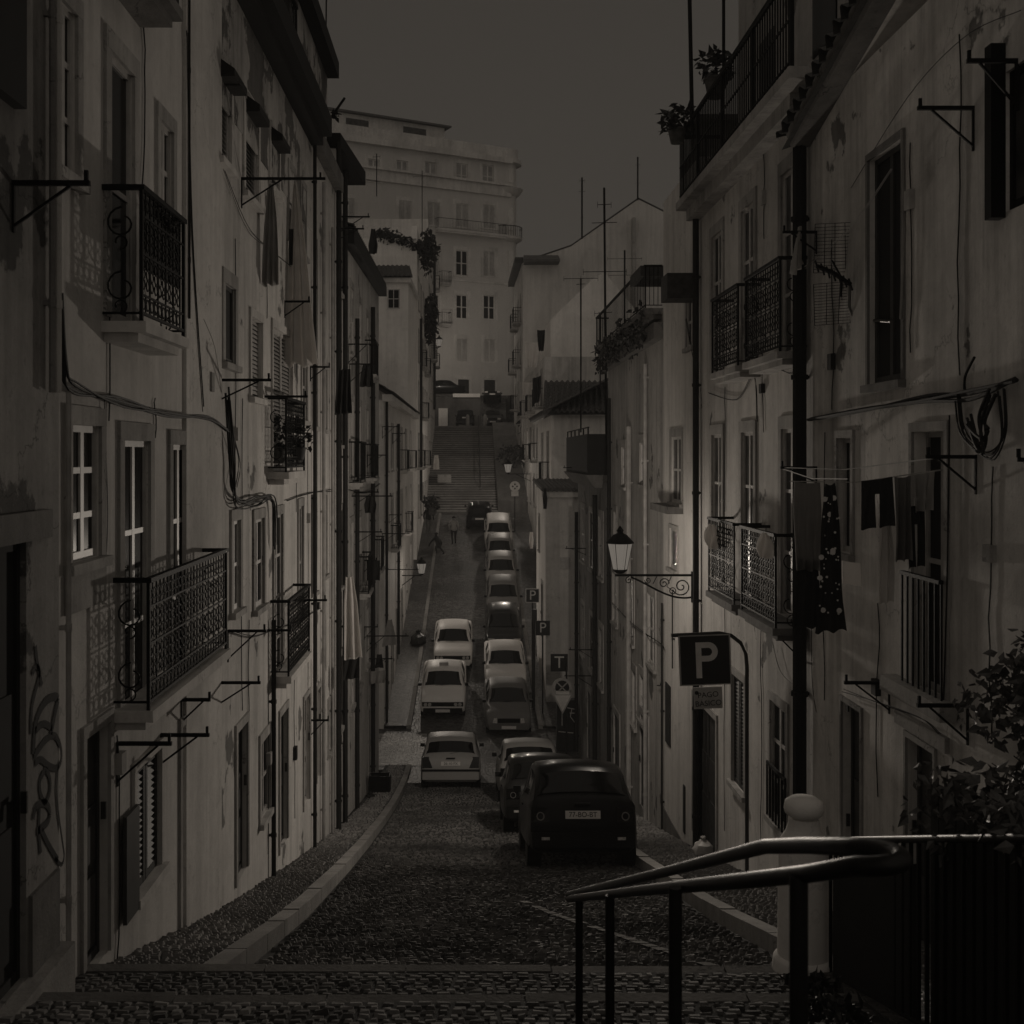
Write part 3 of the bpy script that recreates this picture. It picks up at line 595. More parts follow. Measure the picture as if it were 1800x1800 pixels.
m = MB(); tiles(m, P(23.55,4.74,.18), P(36,5.34,.22), fr.N*-3+Z*1.1, 40); b.part('roof', m, 'tile_dark')
for (ua, vs) in ((24.5, -.6), (29.6, -.6), (27, -3.3), (32.5, -3.3), (29.5, 2.1)): b.balcony(ua, ua+1.4, vs, vs+.9, .3, 'bar', .14, 'stone', bar=.13)
for a in ((612,655,605,.4),(614,662,640,.4),(618,690,872,.0),(622,666,865,.3),(622,672,935,.3),(640,664,1102,.3),(645,718,1118,.4),(648,690,1158,.3),(640,662,985,.3),(645,680,800,.3)): b.bracket(*a)
b.pipe(622, 560, 1330, .05); b.pipe(650, 540, 1330, .06); b.cable([(612,860),(640,866),(664,850)], .014, 'pipe', .05, 3); b.finish()

fr = Fr(-3.1, 41.2, -3.05, 62)
b = Bld('eaved_row_house', 'two storey row house with light eaves moulding, first past the crossing on the left', fr, 41.2, 62, -11, 2.0, 6, plaster('plaster_e', .62, .3, 0, 5, .5))
for i, u in enumerate((42.2, 45, 48, 51, 54.5, 58.5)):
    for k, (v0, v1) in enumerate(((-.6, 1.1), (-3.6, -1.7))): b.winuv(u, u+1.0, v0, v1, cols=2, rows=2, sur=.14, kind=('louv', 'case', 'case')[(i+k) % 3], glass='glassl')
    z = gz(u+.5)+.14; b.winuv(u+.1, u+1.1, z, min(z+2.2, -2.0 if u > 55 else -4), kind='door', cols=1, rows=1, frame=('brown', 'cream')[i % 2], sur=.12)
b.block('eaves', 41.1, 62.1, 1.95, 2.2, -.05, .3, 'stone_light'); m = MB(); P = fr.P; tiles(m, P(41,2.24,.35), P(62.1,2.24,.35), fr.N*-3.2+Z*1.9, 70); b.part('roof', m, 'tile_dark')
for (ua, vs) in ((44.7, -3.7), (50.7, -.7), (54.2, -3.7), (58, -.7)): b.balcony(ua, ua+1.6, vs, vs+.95, .35, 'bar', .14, 'stone_light', bar=.14)
for a in ((672,700,750,.4),(690,712,762,.4),(672,720,938,.3),(680,736,1001,.0),(684,706,905,.3)): b.bracket(*a)
b.pipe(697, 745, 1150, .06); b.pipe(676, 700, 1260, .05); b.finish()

fr = Fr(-3.1, 57, -3.0, 63)
b = Bld('gabled_back_house', 'small white upper house with a four pane window over the left roofs', fr, 57.5, 63.9, 0, 8.8, 6, plaster('plaster_f', .72, .25, 0, 6, .3))
ff = Fr(0, 57.5, side='F'); m = MB(); a = ff.rect(683, 701, 510, 541)
m.fb(ff, a[0]-.06, a[1]+.06, a[2]-.06, a[3]+.06, -.02, .03); o = b.part('window', m, 'white')
m = MB(); c = (a[0]+a[1])/2; e = (a[2]+a[3])/2
for (x0, x1, z0, z1) in ((a[0],c-.02,a[2],e-.02),(c+.02,a[1],a[2],e-.02),(a[0],c-.02,e+.02,a[3]),(c+.02,a[1],e+.02,a[3])): m.fb(ff, x0, x1, z0, z1, .0, .034)
m.obj('pane', M['glass'], o)
b.block('cornice', 57.3, 64, 8.7, 8.95, -6.1, .15, 'stone_light'); m = MB(); tiles(m, (-9,57.2,8.98), (-2.85,57.2,8.98), (-.3,2.6,1.0), 26); b.part('roof', m, 'tile'); b.finish()

fr = Fr(-2.95, 64, -2.9, 80)
b = Bld('blank_wall_house', 'tall white house with a blank gable and a planted roof terrace on the left', fr, 64, 80, -6, 12.2, 7, plaster('plaster_g', .75, .25, 0, 7, .35))
for i in range(5):
    u = 65.5+i*2.9
    for k in range(5): b.winuv(u, u+1.0, -3.6+k*3, -1.9+k*3, cols=2, rows=2, sur=.16, glass='glassl')
for (ua, vs) in ((65.2, -.7), (68, 5.3), (71, 2.3), (74, 5.3), (74, -.7)): b.balcony(ua, ua+1.6, vs, vs+1, .4, 'bar', .15, 'stone', bar=.16)
b.block('parapet', 64, 80, 12.2, 12.9, -.3, 0, 'white_stone'); b.pipe(737, 560, 880, .08); b.finish()
fr = Fr(-2.9, 80, -2.85, 93.8)
b = Bld('stairside_house', 'tall light house beside the top of the far stairs, left', fr, 80, 93.8, -5, 16.6, 8, plaster('plaster_h', .7, .3, 0, 8, .5))
for i in range(4):
    u = 81.5+i*3.1
    for k in range(5): b.winuv(u, u+1.1, 1+k*3.1, 2.8+k*3.1, cols=2, rows=2, sur=.16, glass='glassl')
for (ua, vs) in ((81, 10.2), (84, 7.1), (87.5, 10.2), (90.5, 13.3), (90.5, 7.1)): b.balcony(ua, ua+1.8, vs, vs+1, .5, 'bar', .15, 'stone', bar=.16)
b.pipe(761, 440, 720, .1); b.finish()
# ------------------------------------------------------------------ right side
fr = Fr(XR, 0, XR, 50, side='R')
b = Bld('stained_house', 'stained plaster house with a tiled eave and an aerial grid, at the right edge', fr, 3, 12.2, -5.6, 3.62, 6, plaster('plaster_i', .72, .6, .05, 31, .75), None)
b.win(1529, 1588, 262, 672, cols=2, rows=1, sur=.05, frame='brown', glass='dark', dep=.07, sill=True, smat='stone_dark', fw=.05)
b.win(1768, 1860, 95, 352, cols=2, rows=1, sur=0, frame='iron', glass='glassl', dep=.05, fw=.05, sill=False); b.win(1474, 1499, 770, 972, cols=2, rows=1, sur=.06, frame='cream', glass='dark', dep=.07)
b.win(1607, 1664, 758, 1222, cols=2, rows=2, sur=.06, frame='cream', glass='dark', dep=.12, sill=False)
b.win(1482, 1515, 1242, 1640, kind='door', cols=1, rows=1, sur=.04, frame='brown', dep=.1); b.win(1596, 1644, 1310, 1690, kind='door', cols=1, rows=1, sur=.04, frame='brown', dep=.1)
b.block('frame_post', fr.u(1768), fr.u(1756), fr.v(1762,385), fr.v(1762,80), 0, .1, 'iron')
m = MB(); u0, u1 = fr.u(1668), fr.u(1598); v0, v1 = fr.v(1635,1215), fr.v(1635,1012)
m.fb(fr, u0, u1, v1-.03, v1, .04, .08)
for i in range(8): uu = u0+(u1-u0)*i/7; m.fb(fr, uu-.008, uu+.008, v0, v1-.03, .05, .066)
b.part('railing', m, 'iron'); m = MB(); m.fb(fr, fr.u(1655)-.3, fr.u(1575), v0-.13, v0, -.02, .14); m.fb(fr, fr.u(1655)-.15, fr.u(1580), v0-.4, v0-.28, -.02, .04); b.part('sill', m, 'stone')
m = MB(); P = fr.P; tiles(m, P(12.3,3.4,.32), P(7.2,4.66,.32), fr.N*-3.4+Z*1.2, 24, .12, .05); b.part('roof', m, 'tile_dark')
m = MB(); m.hexa([P(12.2,3.3,.0),P(12.2,3.3,.2),P(7.2,4.5,.2),P(7.2,4.5,0),P(12.2,3.45,0),P(12.2,3.45,.26),P(7.2,4.7,.26),P(7.2,4.7,0)]); b.part('eaves', m, 'stone_dark')
m = MB(); m.hexa([P(12.2,3.3,-6),P(12.2,3.3,-.0),P(3,5.5,0),P(3,5.5,-6),P(12.2,3.62,-6),P(12.2,3.62,-.0),P(3,5.9,0),P(3,5.9,-6)]); b.part('upper_wall', m, b.mat)
b.cable([(1432,736),(1530,722),(1640,702),(1720,690),(1800,672)], .022, 'pipe', .04, 4, .02); b.cable([(1700,695),(1708,760),(1735,790),(1760,800),(1782,760),(1778,690)], .01, 'pipe', .05, 4, .02); b.cable([(1722,730),(1738,770),(1752,780),(1748,730),(1765,690)], .02, 'pipe', .06, 4, .04); b.cable([(1720,685),(1722,660),(1738,628)], .014, 'iron', .1, 1, .0)
b.cable([(1676,730),(1672,1000),(1665,1250)], .012, 'pipe', .03, 1, .004); b.cable([(1592,230),(1596,400),(1590,560)], .008, 'pipe_light', .03, 2, .01); b.cable([(1490,1215),(1560,1238),(1630,1262),(1662,1290)], .008, 'pipe', .04, 2, .01); b.cable([(1432,1010),(1432,1190),(1440,1250)], .008, 'pipe', .03, 1, .01)
clutter(b, ((1690,60,660), (1604,250,620), (1450,760,1230), (1545,1060,1400), (1746,820,1300), (1466,420,720)), 3); b.cable([(1800,20),(1700,70),(1600,170),(1500,330)], .005, 'pipe', .02, 1, .01); b.cable([(1594,300),(1520,400),(1436,470)], .005, 'pipe_light', .12, 2, .01)
for a in ((1712,1613,190,.28),(1788,1700,107,.3),(1716,1628,803,.24),(1836,1790,808,.2),(1564,1484,1200,.24),(1702,1612,1240,.26)): b.bracket(*a)
b.block('number_plate', fr.u(1618), fr.u(1608), fr.v(1613,1296), fr.v(1613,1272), .0, .015, 'sign_dark'); b.block('letter_slot', fr.u(1493), fr.u(1489), fr.v(1491,1250), fr.v(1491,1228), 0, .015, 'iron'); b.finish()

b = Bld('terrace_house', 'house with four lace iron balconies and a railed roof terrace with pot plants', fr, 12.2, 18.1, -7, 3.9, 6, plaster('plaster_j', .58, .5, .05, 32, .6))
for i, (u0, u1) in enumerate(((12.62, 13.25), (14.55, 15.2), (16.4, 17.05))):
    b.winuv(u0, u1, 1.14, 3.25, cols=2, rows=3, sur=.13, sill=False, glass='glassl' if i < 2 else 'glass'); b.winuv(u0, u1, -1.84, .3, cols=2, rows=3, sur=.12, sill=False, glass='glassl')
for ua, ub in ((11.85+.42, 13.85), (14.2, 15.75)):
    b.balcony(ua, ub, 1.12, 2.15, .33, 'orn', .14, 'stone'); b.balcony(ua, ub, -1.87, -.85, .38, 'orn', .14, 'stone_dark')
b.win(1220, 1260, 1246, 1495, kind='door', cols=2, rows=1, sur=.08, frame='brown', dep=.07, smat='stone'); b.win(1288, 1310, 1192, 1385, kind='louv', cols=2, sur=.08, frame='brown', smat='stone'); b.win(1356, 1384, 1240, 1450, cols=2, rows=3, sur=.08, frame='cream', glass='dark')
m = MB(); u0, u1 = fr.u(1386), fr.u(1354)
for i in range(7): uu = u0+(u1-u0)*i/6; m.fb(fr, uu-.01, uu+.01, fr.v(1370,1450), fr.v(1370,1355), .03, .05)
m.fb(fr, u0, u1, fr.v(1370,1358), fr.v(1370,1352), .028, .052); b.part('window_grille', m, 'iron')
m = MB(); m.fb(fr, 11.75, 18.2, 3.9, 4.02, -.3, .35); m.fb(fr, 12.25, 18.1, 3.72, 3.9, -.02, .2); b.part('terrace_slab', m, 'stone')
k = MB(); d = .3
k.fb(fr, 11.8, 18.1, 5.03, 5.08, d-.025, d+.025); k.fb(fr, 11.8, 18.1, 4.1, 4.12, d-.01, d+.01); k.fb(fr, 11.8, 18.1, 4.55, 4.57, d-.01, d+.01); n = 58
for i in range(n+1):
    uu = 11.82+6.26*i/n; k.tube([fr.P(uu,4.02,d), fr.P(uu,5.03,d)], .011, 4)
    if i % 15 == 0: k.fb(fr, uu-.02, uu+.02, 4.02, 5.03, d-.02, d+.02)
for i in range(6): k.tube([fr.P(18.08,4.02,d-.05-.12*i), fr.P(18.08,5.03,d-.05-.12*i)], .009, 4)
k.fb(fr, 18.05, 18.1, 5.03, 5.08, -.4, d-.025); b.part('terrace_railing', k, 'iron')
m = MB(); m.fb(fr, 12.2, 18.05, 3.95, 7.4, -4, -.62); b.part('attic_wall', m, plaster('plaster_j2', .42, .5, .1, 33, .6))
m = MB(); m.fb(fr, 15.9, 16.7, 4.0, 6.0, -.63, -.6); b.part('door', m, 'brown'); m = MB(); m.fb(fr, 13.2, 14.1, 4.9, 6.2, -.63, -.6); b.part('window', m, 'glass')
b.pipe(1422, 215, 1375, .075, 'gutter', .1); b.pipe(1232, 330, 1500, .05, 'pipe'); b.block('hopper', 12.18, 12.42, fr.v(1420,232), fr.v(1420,205), .02, .24, 'gutter')
clutter(b, ((1343,560,760), (1276,680,900), (1340,1100,1480), (1275,1060,1460), (1345,270,420)), 4)
for a in ((1436,1376,408,.2),(1436,1372,822,.16),(1412,1364,1124,.24)): b.bracket(*a)
b.cable([(1250,690),(1300,700),(1330,660),(1336,740)], .007, 'pipe', .03, 2, .02); b.cable([(1360,640),(1400,660),(1412,620)], .007, 'pipe', .04, 2, .03); b.cable([(1366,1130),(1380,1180),(1412,1210)], .008, 'pipe_light', .05, 1, .01); b.finish()

b = Bld('lantern_house', 'light house carrying the big scrolled street lantern, with a chimney on its parapet', fr, 18.1, 21.4, -8, 4.75, 6, plaster('plaster_k', .66, .35, 0, 34, .5))
b.win(1181, 1199, 768, 884, cols=2, rows=2, sur=.12); b.win(1208, 1220, 520, 610, cols=2, rows=2, sur=.1); b.win(1178, 1192, 930, 1000, cols=1, rows=1, sur=.06, frame='cream', glass='glassl')
b.block('planter_ledge', 19.4, 21.2, fr.v(1180,898), fr.v(1180,886), -.02, .28, 'stone_dark'); b.block('plinth', 18.12, 21.38, -8, -6.6, -.01, .02, 'stone_dark')
m = MB(); m.fb(fr, 18.6, 19.9, 4.7, 5.0, -1.2, -.05); m.fb(fr, 18.75, 19.75, 5.0, 5.5, -1.05, -.2); m.fb(fr, 18.68, 19.82, 5.5, 5.6, -1.1, -.12); b.part('chimney', m, 'stone_dark')
m = MB(); m.fb(fr, 20.6, 21.1, -5.3, -4.2, -.02, .02); m.fb(fr, 19.2, 19.35, -6.4, -5.6, -.02, .02); b.part('wall_hatch', m, 'pipe')
b.block('eaves', 18.1, 18.7, 2.5, 2.9, -.02, .5, 'tile_dark')
m = MB(); rnd = random.Random(5)
b.cable([(1210,560),(1225,640)], .006); b.cable([(1080,1060),(1120,1100),(1165,1132),(1172,1140)], .012, 'pipe', .05, 2, .02); b.cable([(1168,1060),(1168,1190),(1160,1205)], .018, 'pipe', .05, 1, .005); b.pipe(1168, 1060, 1480, .02, 'pipe'); b.pipe(1186, 1040, 1175, .012, 'pipe'); b.finish()

b = Bld('roof_garden_house', 'weathered house with a railed roof garden and tall narrow windows, right of the lantern', fr, 21.4, 29.9, -9.6, 2.75, 6, plaster('plaster_l', .45, .55, .15, 35, .8))
for a in ((1126,1136,778,852),(1094,1100,786,856),(1126,1136,1190,1270),(1080,1084,900,1000),(1112,1118,1180,1275)): b.win(*a, cols=2, rows=2, sur=.14, glass='glass')
for u in (23.2, 27.6): b.winuv(u, u+1, gz(u)+.14, gz(u)+2.1, kind='door', cols=1, rows=1, frame='brown', sur=.12)
for u in (22.3, 25.2, 28): b.winuv(u, u+.9, -4.2, -2.8, cols=2, rows=2, sur=.12, glass='glassl')
b.balcony(21.5, 29.8, 2.78, 3.6, .36, 'bar', .2, 'stone_dark', bar=.2); b.block('cornice', 21.4, 29.9, 2.2, 2.5, -.02, .18, 'stone_dark')
m = MB(); rnd = random.Random(8)
for k in range(18): uu = 21.8+k*.45; leaves(m, fr.P(uu, 2.75-rnd.random()*.4, .34), (.14,.4,.35), 26, .14, rnd, 1)
b.part('hanging_plants', m, 'leafd')['kind'] = 'stuff'
b.pipe(1112, 750, 1480, .06, 'pipe_light'); b.pipe(1076, 700, 1420, .05, 'pipe'); b.pipe(1140, 640, 1460, .04, 'pipe_light'); b.block('awning_box', 21.6, 23, 3.4, 3.6, -.5, .4, 'tile_dark'); b.finish()

b = Bld('dark_corner_house', 'low dark house with an enclosed black balcony at the right crossing corner', fr, 29.9, 38.2, -11, -.55, 6, plaster('plaster_m', .24, .6, .2, 36, .8))
for u in (31, 33.4, 36): b.winuv(u, u+1, -3.4, -1.7, cols=2, rows=2, sur=.14, frame='cream', glass='glass'); b.winuv(u, u+.9, -6.4, -4.8, cols=2, rows=2, sur=.14, frame='cream')
b.winuv(34, 35, -9.3, -7.2, kind='door', cols=1, rows=1, frame='brown', sur=.12)
m = MB(); m.fb(fr, 31.2, 37.9, -.55, .58, -1.2, .42); b.part('enclosed_balcony', m, 'cloth_d')
m = MB(); P = fr.P; m.hexa([P(31.2,-.9,-.02),P(38,-.9,-.02),P(38,-.9,.2),P(31.2,-.9,.2),P(31,-.54,-.02),P(38.1,-.54,-.02),P(38.1,-.54,.5),P(31,-.54,.5)]); b.part('balcony_slab', m, 'stone_dark')
m = MB(); m.fb(fr, 31.2, 37.9, .75, .78, .36, .4)
for i in range(6): m.fb(fr, 31.3+i*1.3, 31.33+i*1.3, .58, .75, .36, .4)
b.part('railing', m, 'iron'); b.block('vent_hood', 31, 32.6, .6, 2.1, -1.9, -1.2, 'pipe_light')
for a in ((1028,990,822,.0),(1046,1000,1142,.3),(1040,992,1188,.3),(1030,994,964,.2)): b.bracket(*a)
b.pipe(1018, 900, 1320, .06); b.pipe(1052, 870, 1380, .07); b.finish()

fr2 = Fr(2.95, 44, 2.95, 60, side='R')
b = Bld('sign_wall_house', 'low white house with tile ends along its top, behind the parking signs', fr2, 44, 50, -11, -1.4, 4, plaster('plaster_n', .68, .35, 0, 37, .5))
b.winuv(45.5, 46.4, -7.4, -5.2, kind='door', cols=1, rows=1, frame='brown', sur=.12); b.winuv(47.5, 48.3, -4, -2.6, cols=2, rows=2, sur=.12)
m = MB()
for i in range(14): m.tube([(2.85+i*.17,43.8,-1.33),(2.85+i*.17,50,-1.1)], .085, 8)
b.part('roof', m, 'tile'); m = MB(); m.box(2.8, 7, 43.85, 43.995, -1.62, -1.42); b.part('cornice', m, 'stone_light'); m = MB(); m.box(2.955, 3.5, 43.96, 43.995, -11, -1.65); b.part('corner_stone', m, 'stone_light'); m = MB(); m.box(3.35, 3.9, 43.97, 43.995, -4.4, -3.95); o = b.part('notice', m, 'sign_grey')
b.finish()
fr2 = Fr(3.6, 50, 3.6, 60, side='R')
b = Bld('hip_roof_house', 'white house with a hipped pantile roof above the low sign wall', fr2, 50, 60, -8, 1.75, 6, plaster('plaster_o', .72, .3, 0, 38, .4))
b.winuv(51.5, 52.7, -1.1, .9, cols=2, rows=2, sur=.16, glass='glassl'); b.winuv(55.5, 56.7, -1.1, .9, cols=2, rows=2, sur=.16, glass='glassl')
m = MB(); tiles(m, (3.2,49.6,1.85), (9.8,49.6,1.85), (.3,3.4,1.6), 26, .1, .06); m.hexa([(3.2,49.6,1.75),(3.35,49.6,1.7),(3.35,60.2,1.7),(3.2,60.2,1.75),(3.2,49.6,1.95),(3.6,49.6,2.0),(3.6,60.2,2.0),(3.2,60.2,1.95)]); tiles(m, (3.15,60,1.85), (3.15,49.6,1.85), (3.2,.3,1.6), 36, .1, .06); b.part('roof', m, 'tile')
b.balcony(51.2, 53, -1.2, -.3, .4, 'bar', .15, 'stone_light', bar=.15); b.finish()
def gable(name, label, Y, D, pts, mat, extra=None):
    r = thing(name, label, 'building', at(pts[0][0], 800, Y)); m = MB(); poly = [at(x, y, Y) for x, y in pts]; m.prism(poly, (0, D, 0)); m.obj('wall', mat, r)
    return r
r = gable('white_gable_house', 'blank white gable behind the aerial masts, the lower of the two gables', 62, 10, [(968,1000),(968,562),(1040,492),(1062,478),(1120,548),(1120,1000)], plaster('plaster_p', .74, .2, 0, 39, .3))
m = MB(); m.box(at(1016,0,62).x, at(1050,0,62).x, 61.93, 62.02, at(0,700,62).z, at(0,648,62).z); o = m.obj('door', M['brown'], r); m = MB(); m.box(at(1018,0,62).x, at(1048,0,62).x, 61.9, 61.93, at(0,656,62).z, at(0,652,62).z); m.obj('lintel', M['white'], o)
r = gable('big_gable_house', 'huge blank grey gable rising to a point behind the lower white gable', 82, 11, [(919,900),(919,462),(1004,432),(1122,350),(1230,404),(1230,900)], plaster('plaster_q', .6, .25, 0, 40, .4))
m = MB(); m.prism([at(916,460,82), at(1004,430,82), at(1122,347,82), at(1232,402,82), at(1232,405,82), at(1122,350.5,82), at(1004,433,82), at(916,463,82)], (0,11,0)); m.obj('roof', M['tile_dark'], r)
m = MB(); m.box(at(1110,0,82).x, at(1116,0,82).x, 81.4, 81.98, at(0,700,82).z, at(0,385,82).z); m.obj('chimney', M['stone'], r)
m = MB(); m.hexa([(3.9,80.4,13.7),(6.4,80.4,13.7),(6.4,81.95,13.7),(3.9,81.95,13.7),(3.9,80.4,13.85),(6.4,80.4,13.85),(6.4,81.95,14.4),(3.9,81.95,14.4)]); m.obj('dormer_roof', M['tile'], r)
fr2 = Fr(3.95, 60, 3.85, 82, side='R')
b = Bld('laundry_row_house', 'row house hung with washing on the right below the big gable', fr2, 60.1, 81.8, -7, 5.2, 5, plaster('plaster_r', .55, .4, 0, 41, .7))
for i in range(6):
    u = 61.5+i*3.4
    for k in range(3): b.winuv(u, u+1.1, -3+k*2.9, -1.3+k*2.9, cols=2, rows=2, sur=.16)
for (ua, vs) in ((61, 2.6), (64.5, -.3), (68, 2.6), (71.5, -.3), (75, 2.6)): b.balcony(ua, ua+2, vs, vs+1, .5, 'bar', .15, 'stone', bar=.16)
b.finish()
fr2 = Fr(3.8, 82.2, 3.7, 94, side='R')
b = Bld('stair_top_house', 'narrow balconied house at the top of the far stairs on the right', fr2, 82.2, 94, -4, 14, 6, plaster('plaster_s', .5, .5, .1, 42, .8))
for i in range(3):
    u = 83.5+i*3.6
    for k in range(4): b.winuv(u, u+1.1, .5+k*3.1, 2.4+k*3.1, cols=2, rows=2, sur=.16)
for (ua, vs) in ((83, 9.7), (87, 9.7), (83, 6.6), (90.5, 6.6), (87, 3.5)): b.balcony(ua, ua+2, vs, vs+1.1, .6, 'bar', .15, 'stone', bar=.16)
b.block('eaves', 82.2, 94, 13.9, 14.3, -.1, .5, 'tile_dark'); b.finish()
# ------------------------------------------------------------------ the big building closing the street
fa, fb_ = at(560, 800, 98.9), at(897, 800, 108)
fr = FrG((fa.x, fa.y), (fb_.x, fb_.y)); UL = fr.u(897)
vtop = fr.v(890, 288)
b = Bld('closing_building', 'large pale five storey block with a rounded corner closing the top of the street', fr, 0, UL, 3, vtop, 10, plaster('plaster_end', .5, .12, 0, 50, .15, .1))
for (y0, y1, xs, w_, kd) in ((290, 330, (657, 707, 757, 812, 858), 20, 'case'), (360, 402, (612, 712, 762, 812, 860), 22, 'louv'), (441, 486, (712, 762, 812, 860), 21, 'louv'), (519, 562, (762, 812, 860), 20, 'case'), (596, 637, (812, 861), 20, 'louv'), (668, 694, (815, 861), 20, 'door')):
    for x in xs:
        dk = kd == 'louv' and y0 == 441 and x == 812
        yy = (y0-(860-x)*.05*(1 if y0 < 400 else .4), y1-(860-x)*.05*(1 if y0 < 400 else .4))
        b.win(x-w_/2, x+w_/2, yy[0], yy[1], kind='case' if dk else kd, cols=2, rows=2, sur=.28, glass='dark' if (dk or y0 == 519) else 'curtain', dep=.12, smat='stone_light', frame='stone_light' if not kd == 'door' else 'brown', fw=.09, sill=y0 < 500)
vb = fr.v(860, 412)
b.balcony(fr.u(764), fr.u(885), vb, vb+.95, .7, 'bar', .35, 'stone_light', bar=.3); b.balcony(fr.u(771), fr.u(788), fr.v(780,498), fr.v(780,478), .7, 'bar', .3, 'stone', bar=.2); b.balcony(fr.u(771), fr.u(788), fr.v(780,570), fr.v(780,550), .7, 'bar', .3, 'stone', bar=.2)
for (v, h, d) in ((vtop-.02, .5, .5), (fr.v(880,345), .95, .22), (fr.v(880,345)+.95, .2, .5), (fr.v(880,500)-.0, .15, .06)): b.block('cornice', 0, UL, v, v+h, -.05, d, 'stone_light')
b.block('parapet', 0, UL, vtop+.48, vtop+1.5, -.4, .12, 'stone_light')
m = MB(); c = fr.P(UL, 0, -1.15); prof = [(1.15, 3), (1.15, vtop), (1.65, vtop+.1), (1.65, vtop+.45), (1.3, vtop+.5), (1.3, vtop+1.5), (.1, vtop+1.52)]; m.lathe(c, prof, 28); b.part('corner_tower', m, b.mat, 40)
m = MB(); v = fr.v(900, 345); m.lathe(c, [(1.1, v), (1.5, v+.3), (1.8, v+.75), (1.2, v+.85)], 28); m.lathe(c, [(1.2, vb-.5), (1.7, vb-.2), (1.75, vb), (1.1, vb)], 24); b.part('tower_moulding', m, 'stone_light', 40)
m = MB()
for k in range(22): a = R(200+k*9); p = c+Vector((1.7*math.cos(a), 1.7*math.sin(a), 0)); m.tube([p+Z*vb, p+Z*(vb+.95)], .025, 4)
m.tube([c+Vector((1.7*math.cos(R(200+k*9)), 1.7*math.sin(R(200+k*9)), vb+.95)) for k in range(22)], .04, 5); b.part('tower_railing', m, 'iron')
m = MB()
for k, (vv) in enumerate((fr.v(905,405), fr.v(905,480), fr.v(905,322))):
    for a in (265, 300):
        p = c+Vector((1.16*math.cos(R(a)), 1.16*math.sin(R(a)), 0)); t = Vector((-math.sin(R(a)), math.cos(R(a)), 0)); n = Vector((math.cos(R(a)), math.sin(R(a)), 0)); q = [p-t*.28, p+t*.28]
        m.hexa([q[0]-n*.1+Z*vv, q[1]-n*.1+Z*vv, q[1]+n*.05+Z*vv, q[0]+n*.05+Z*vv, q[0]-n*.1+Z*(vv+2.1), q[1]-n*.1+Z*(vv+2.1), q[1]+n*.05+Z*(vv+2.1), q[0]+n*.05+Z*(vv+2.1)])
b.part('window', m, 'stone_light')
m = MB(); u0, u1 = fr.u(590), fr.u(795); v0 = vtop+1.0; m.fb(fr, u0, u1, v0, v0+2.0, -9, -1.6); b.part('penthouse_wall', m, 'stone_light')
m = MB(); 
for x0, x1 in ((620, 660), (722, 762)): m.fb(fr, fr.u(x0), fr.u(x1), v0+.2, v0+1.6, -1.62, -1.55)
b.part('penthouse_window', m, 'glassl')
m = MB(); P = fr.P
def hip(u0, u1, v, h, d0, d1, ov=.5):
    m.hexa([P(u0-ov,v,d0-ov),P(u1+ov,v,d0-ov),P(u1+ov,v,d1+ov),P(u0-ov,v,d1+ov),P(u0-ov,v+.15,d0-ov),P(u1+ov,v+.15,d0-ov),P(u1+ov,v+.15,d1+ov),P(u0-ov,v+.15,d1+ov)])
    dm = (d0+d1)/2; m.add([P(u0-ov,v+.16,d0-ov),P(u1+ov,v+.16,d0-ov),P(u1+ov,v+.16,d1+ov),P(u0-ov,v+.16,d1+ov),P(u0+2,v+h,dm),P(u1-2,v+h,dm)], [(0,1,5,4),(2,3,4,5),(1,2,5),(3,0,4)])
hip(u0, u1, v0+2.0, 1.5, -9, -1.6); hip(fr.u(795), fr.u(838), v0+.7, .9, -7, -2.2, .3); b.part('roof', m, 'tile')
m = MB(); m.fb(fr, fr.u(796), fr.u(836), v0, v0+.7, -6.6, -2.6); b.part('dormer', m, 'stone_dark'); b.finish()
# retaining wall in front of the upper street
r = thing('retaining_wall', 'dark stone retaining wall with a pale coping below the upper street', 'wall', (-1.3, 100.5, 2.4))
m = MB(); m.box(-7, 1.0, 100.3, 101, 1, 5.1); m.obj('wall', M['retaining'], r); m = MB(); m.box(-1.45, .95, 100.2, 101.05, 5.1, 5.42); m.obj('coping', M['white_stone'], r); m = MB(); m.box(-2.7, -1.9, 99.6, 100.3, 2.4, 4.1); m.obj('pier', M['white_stone'], r)
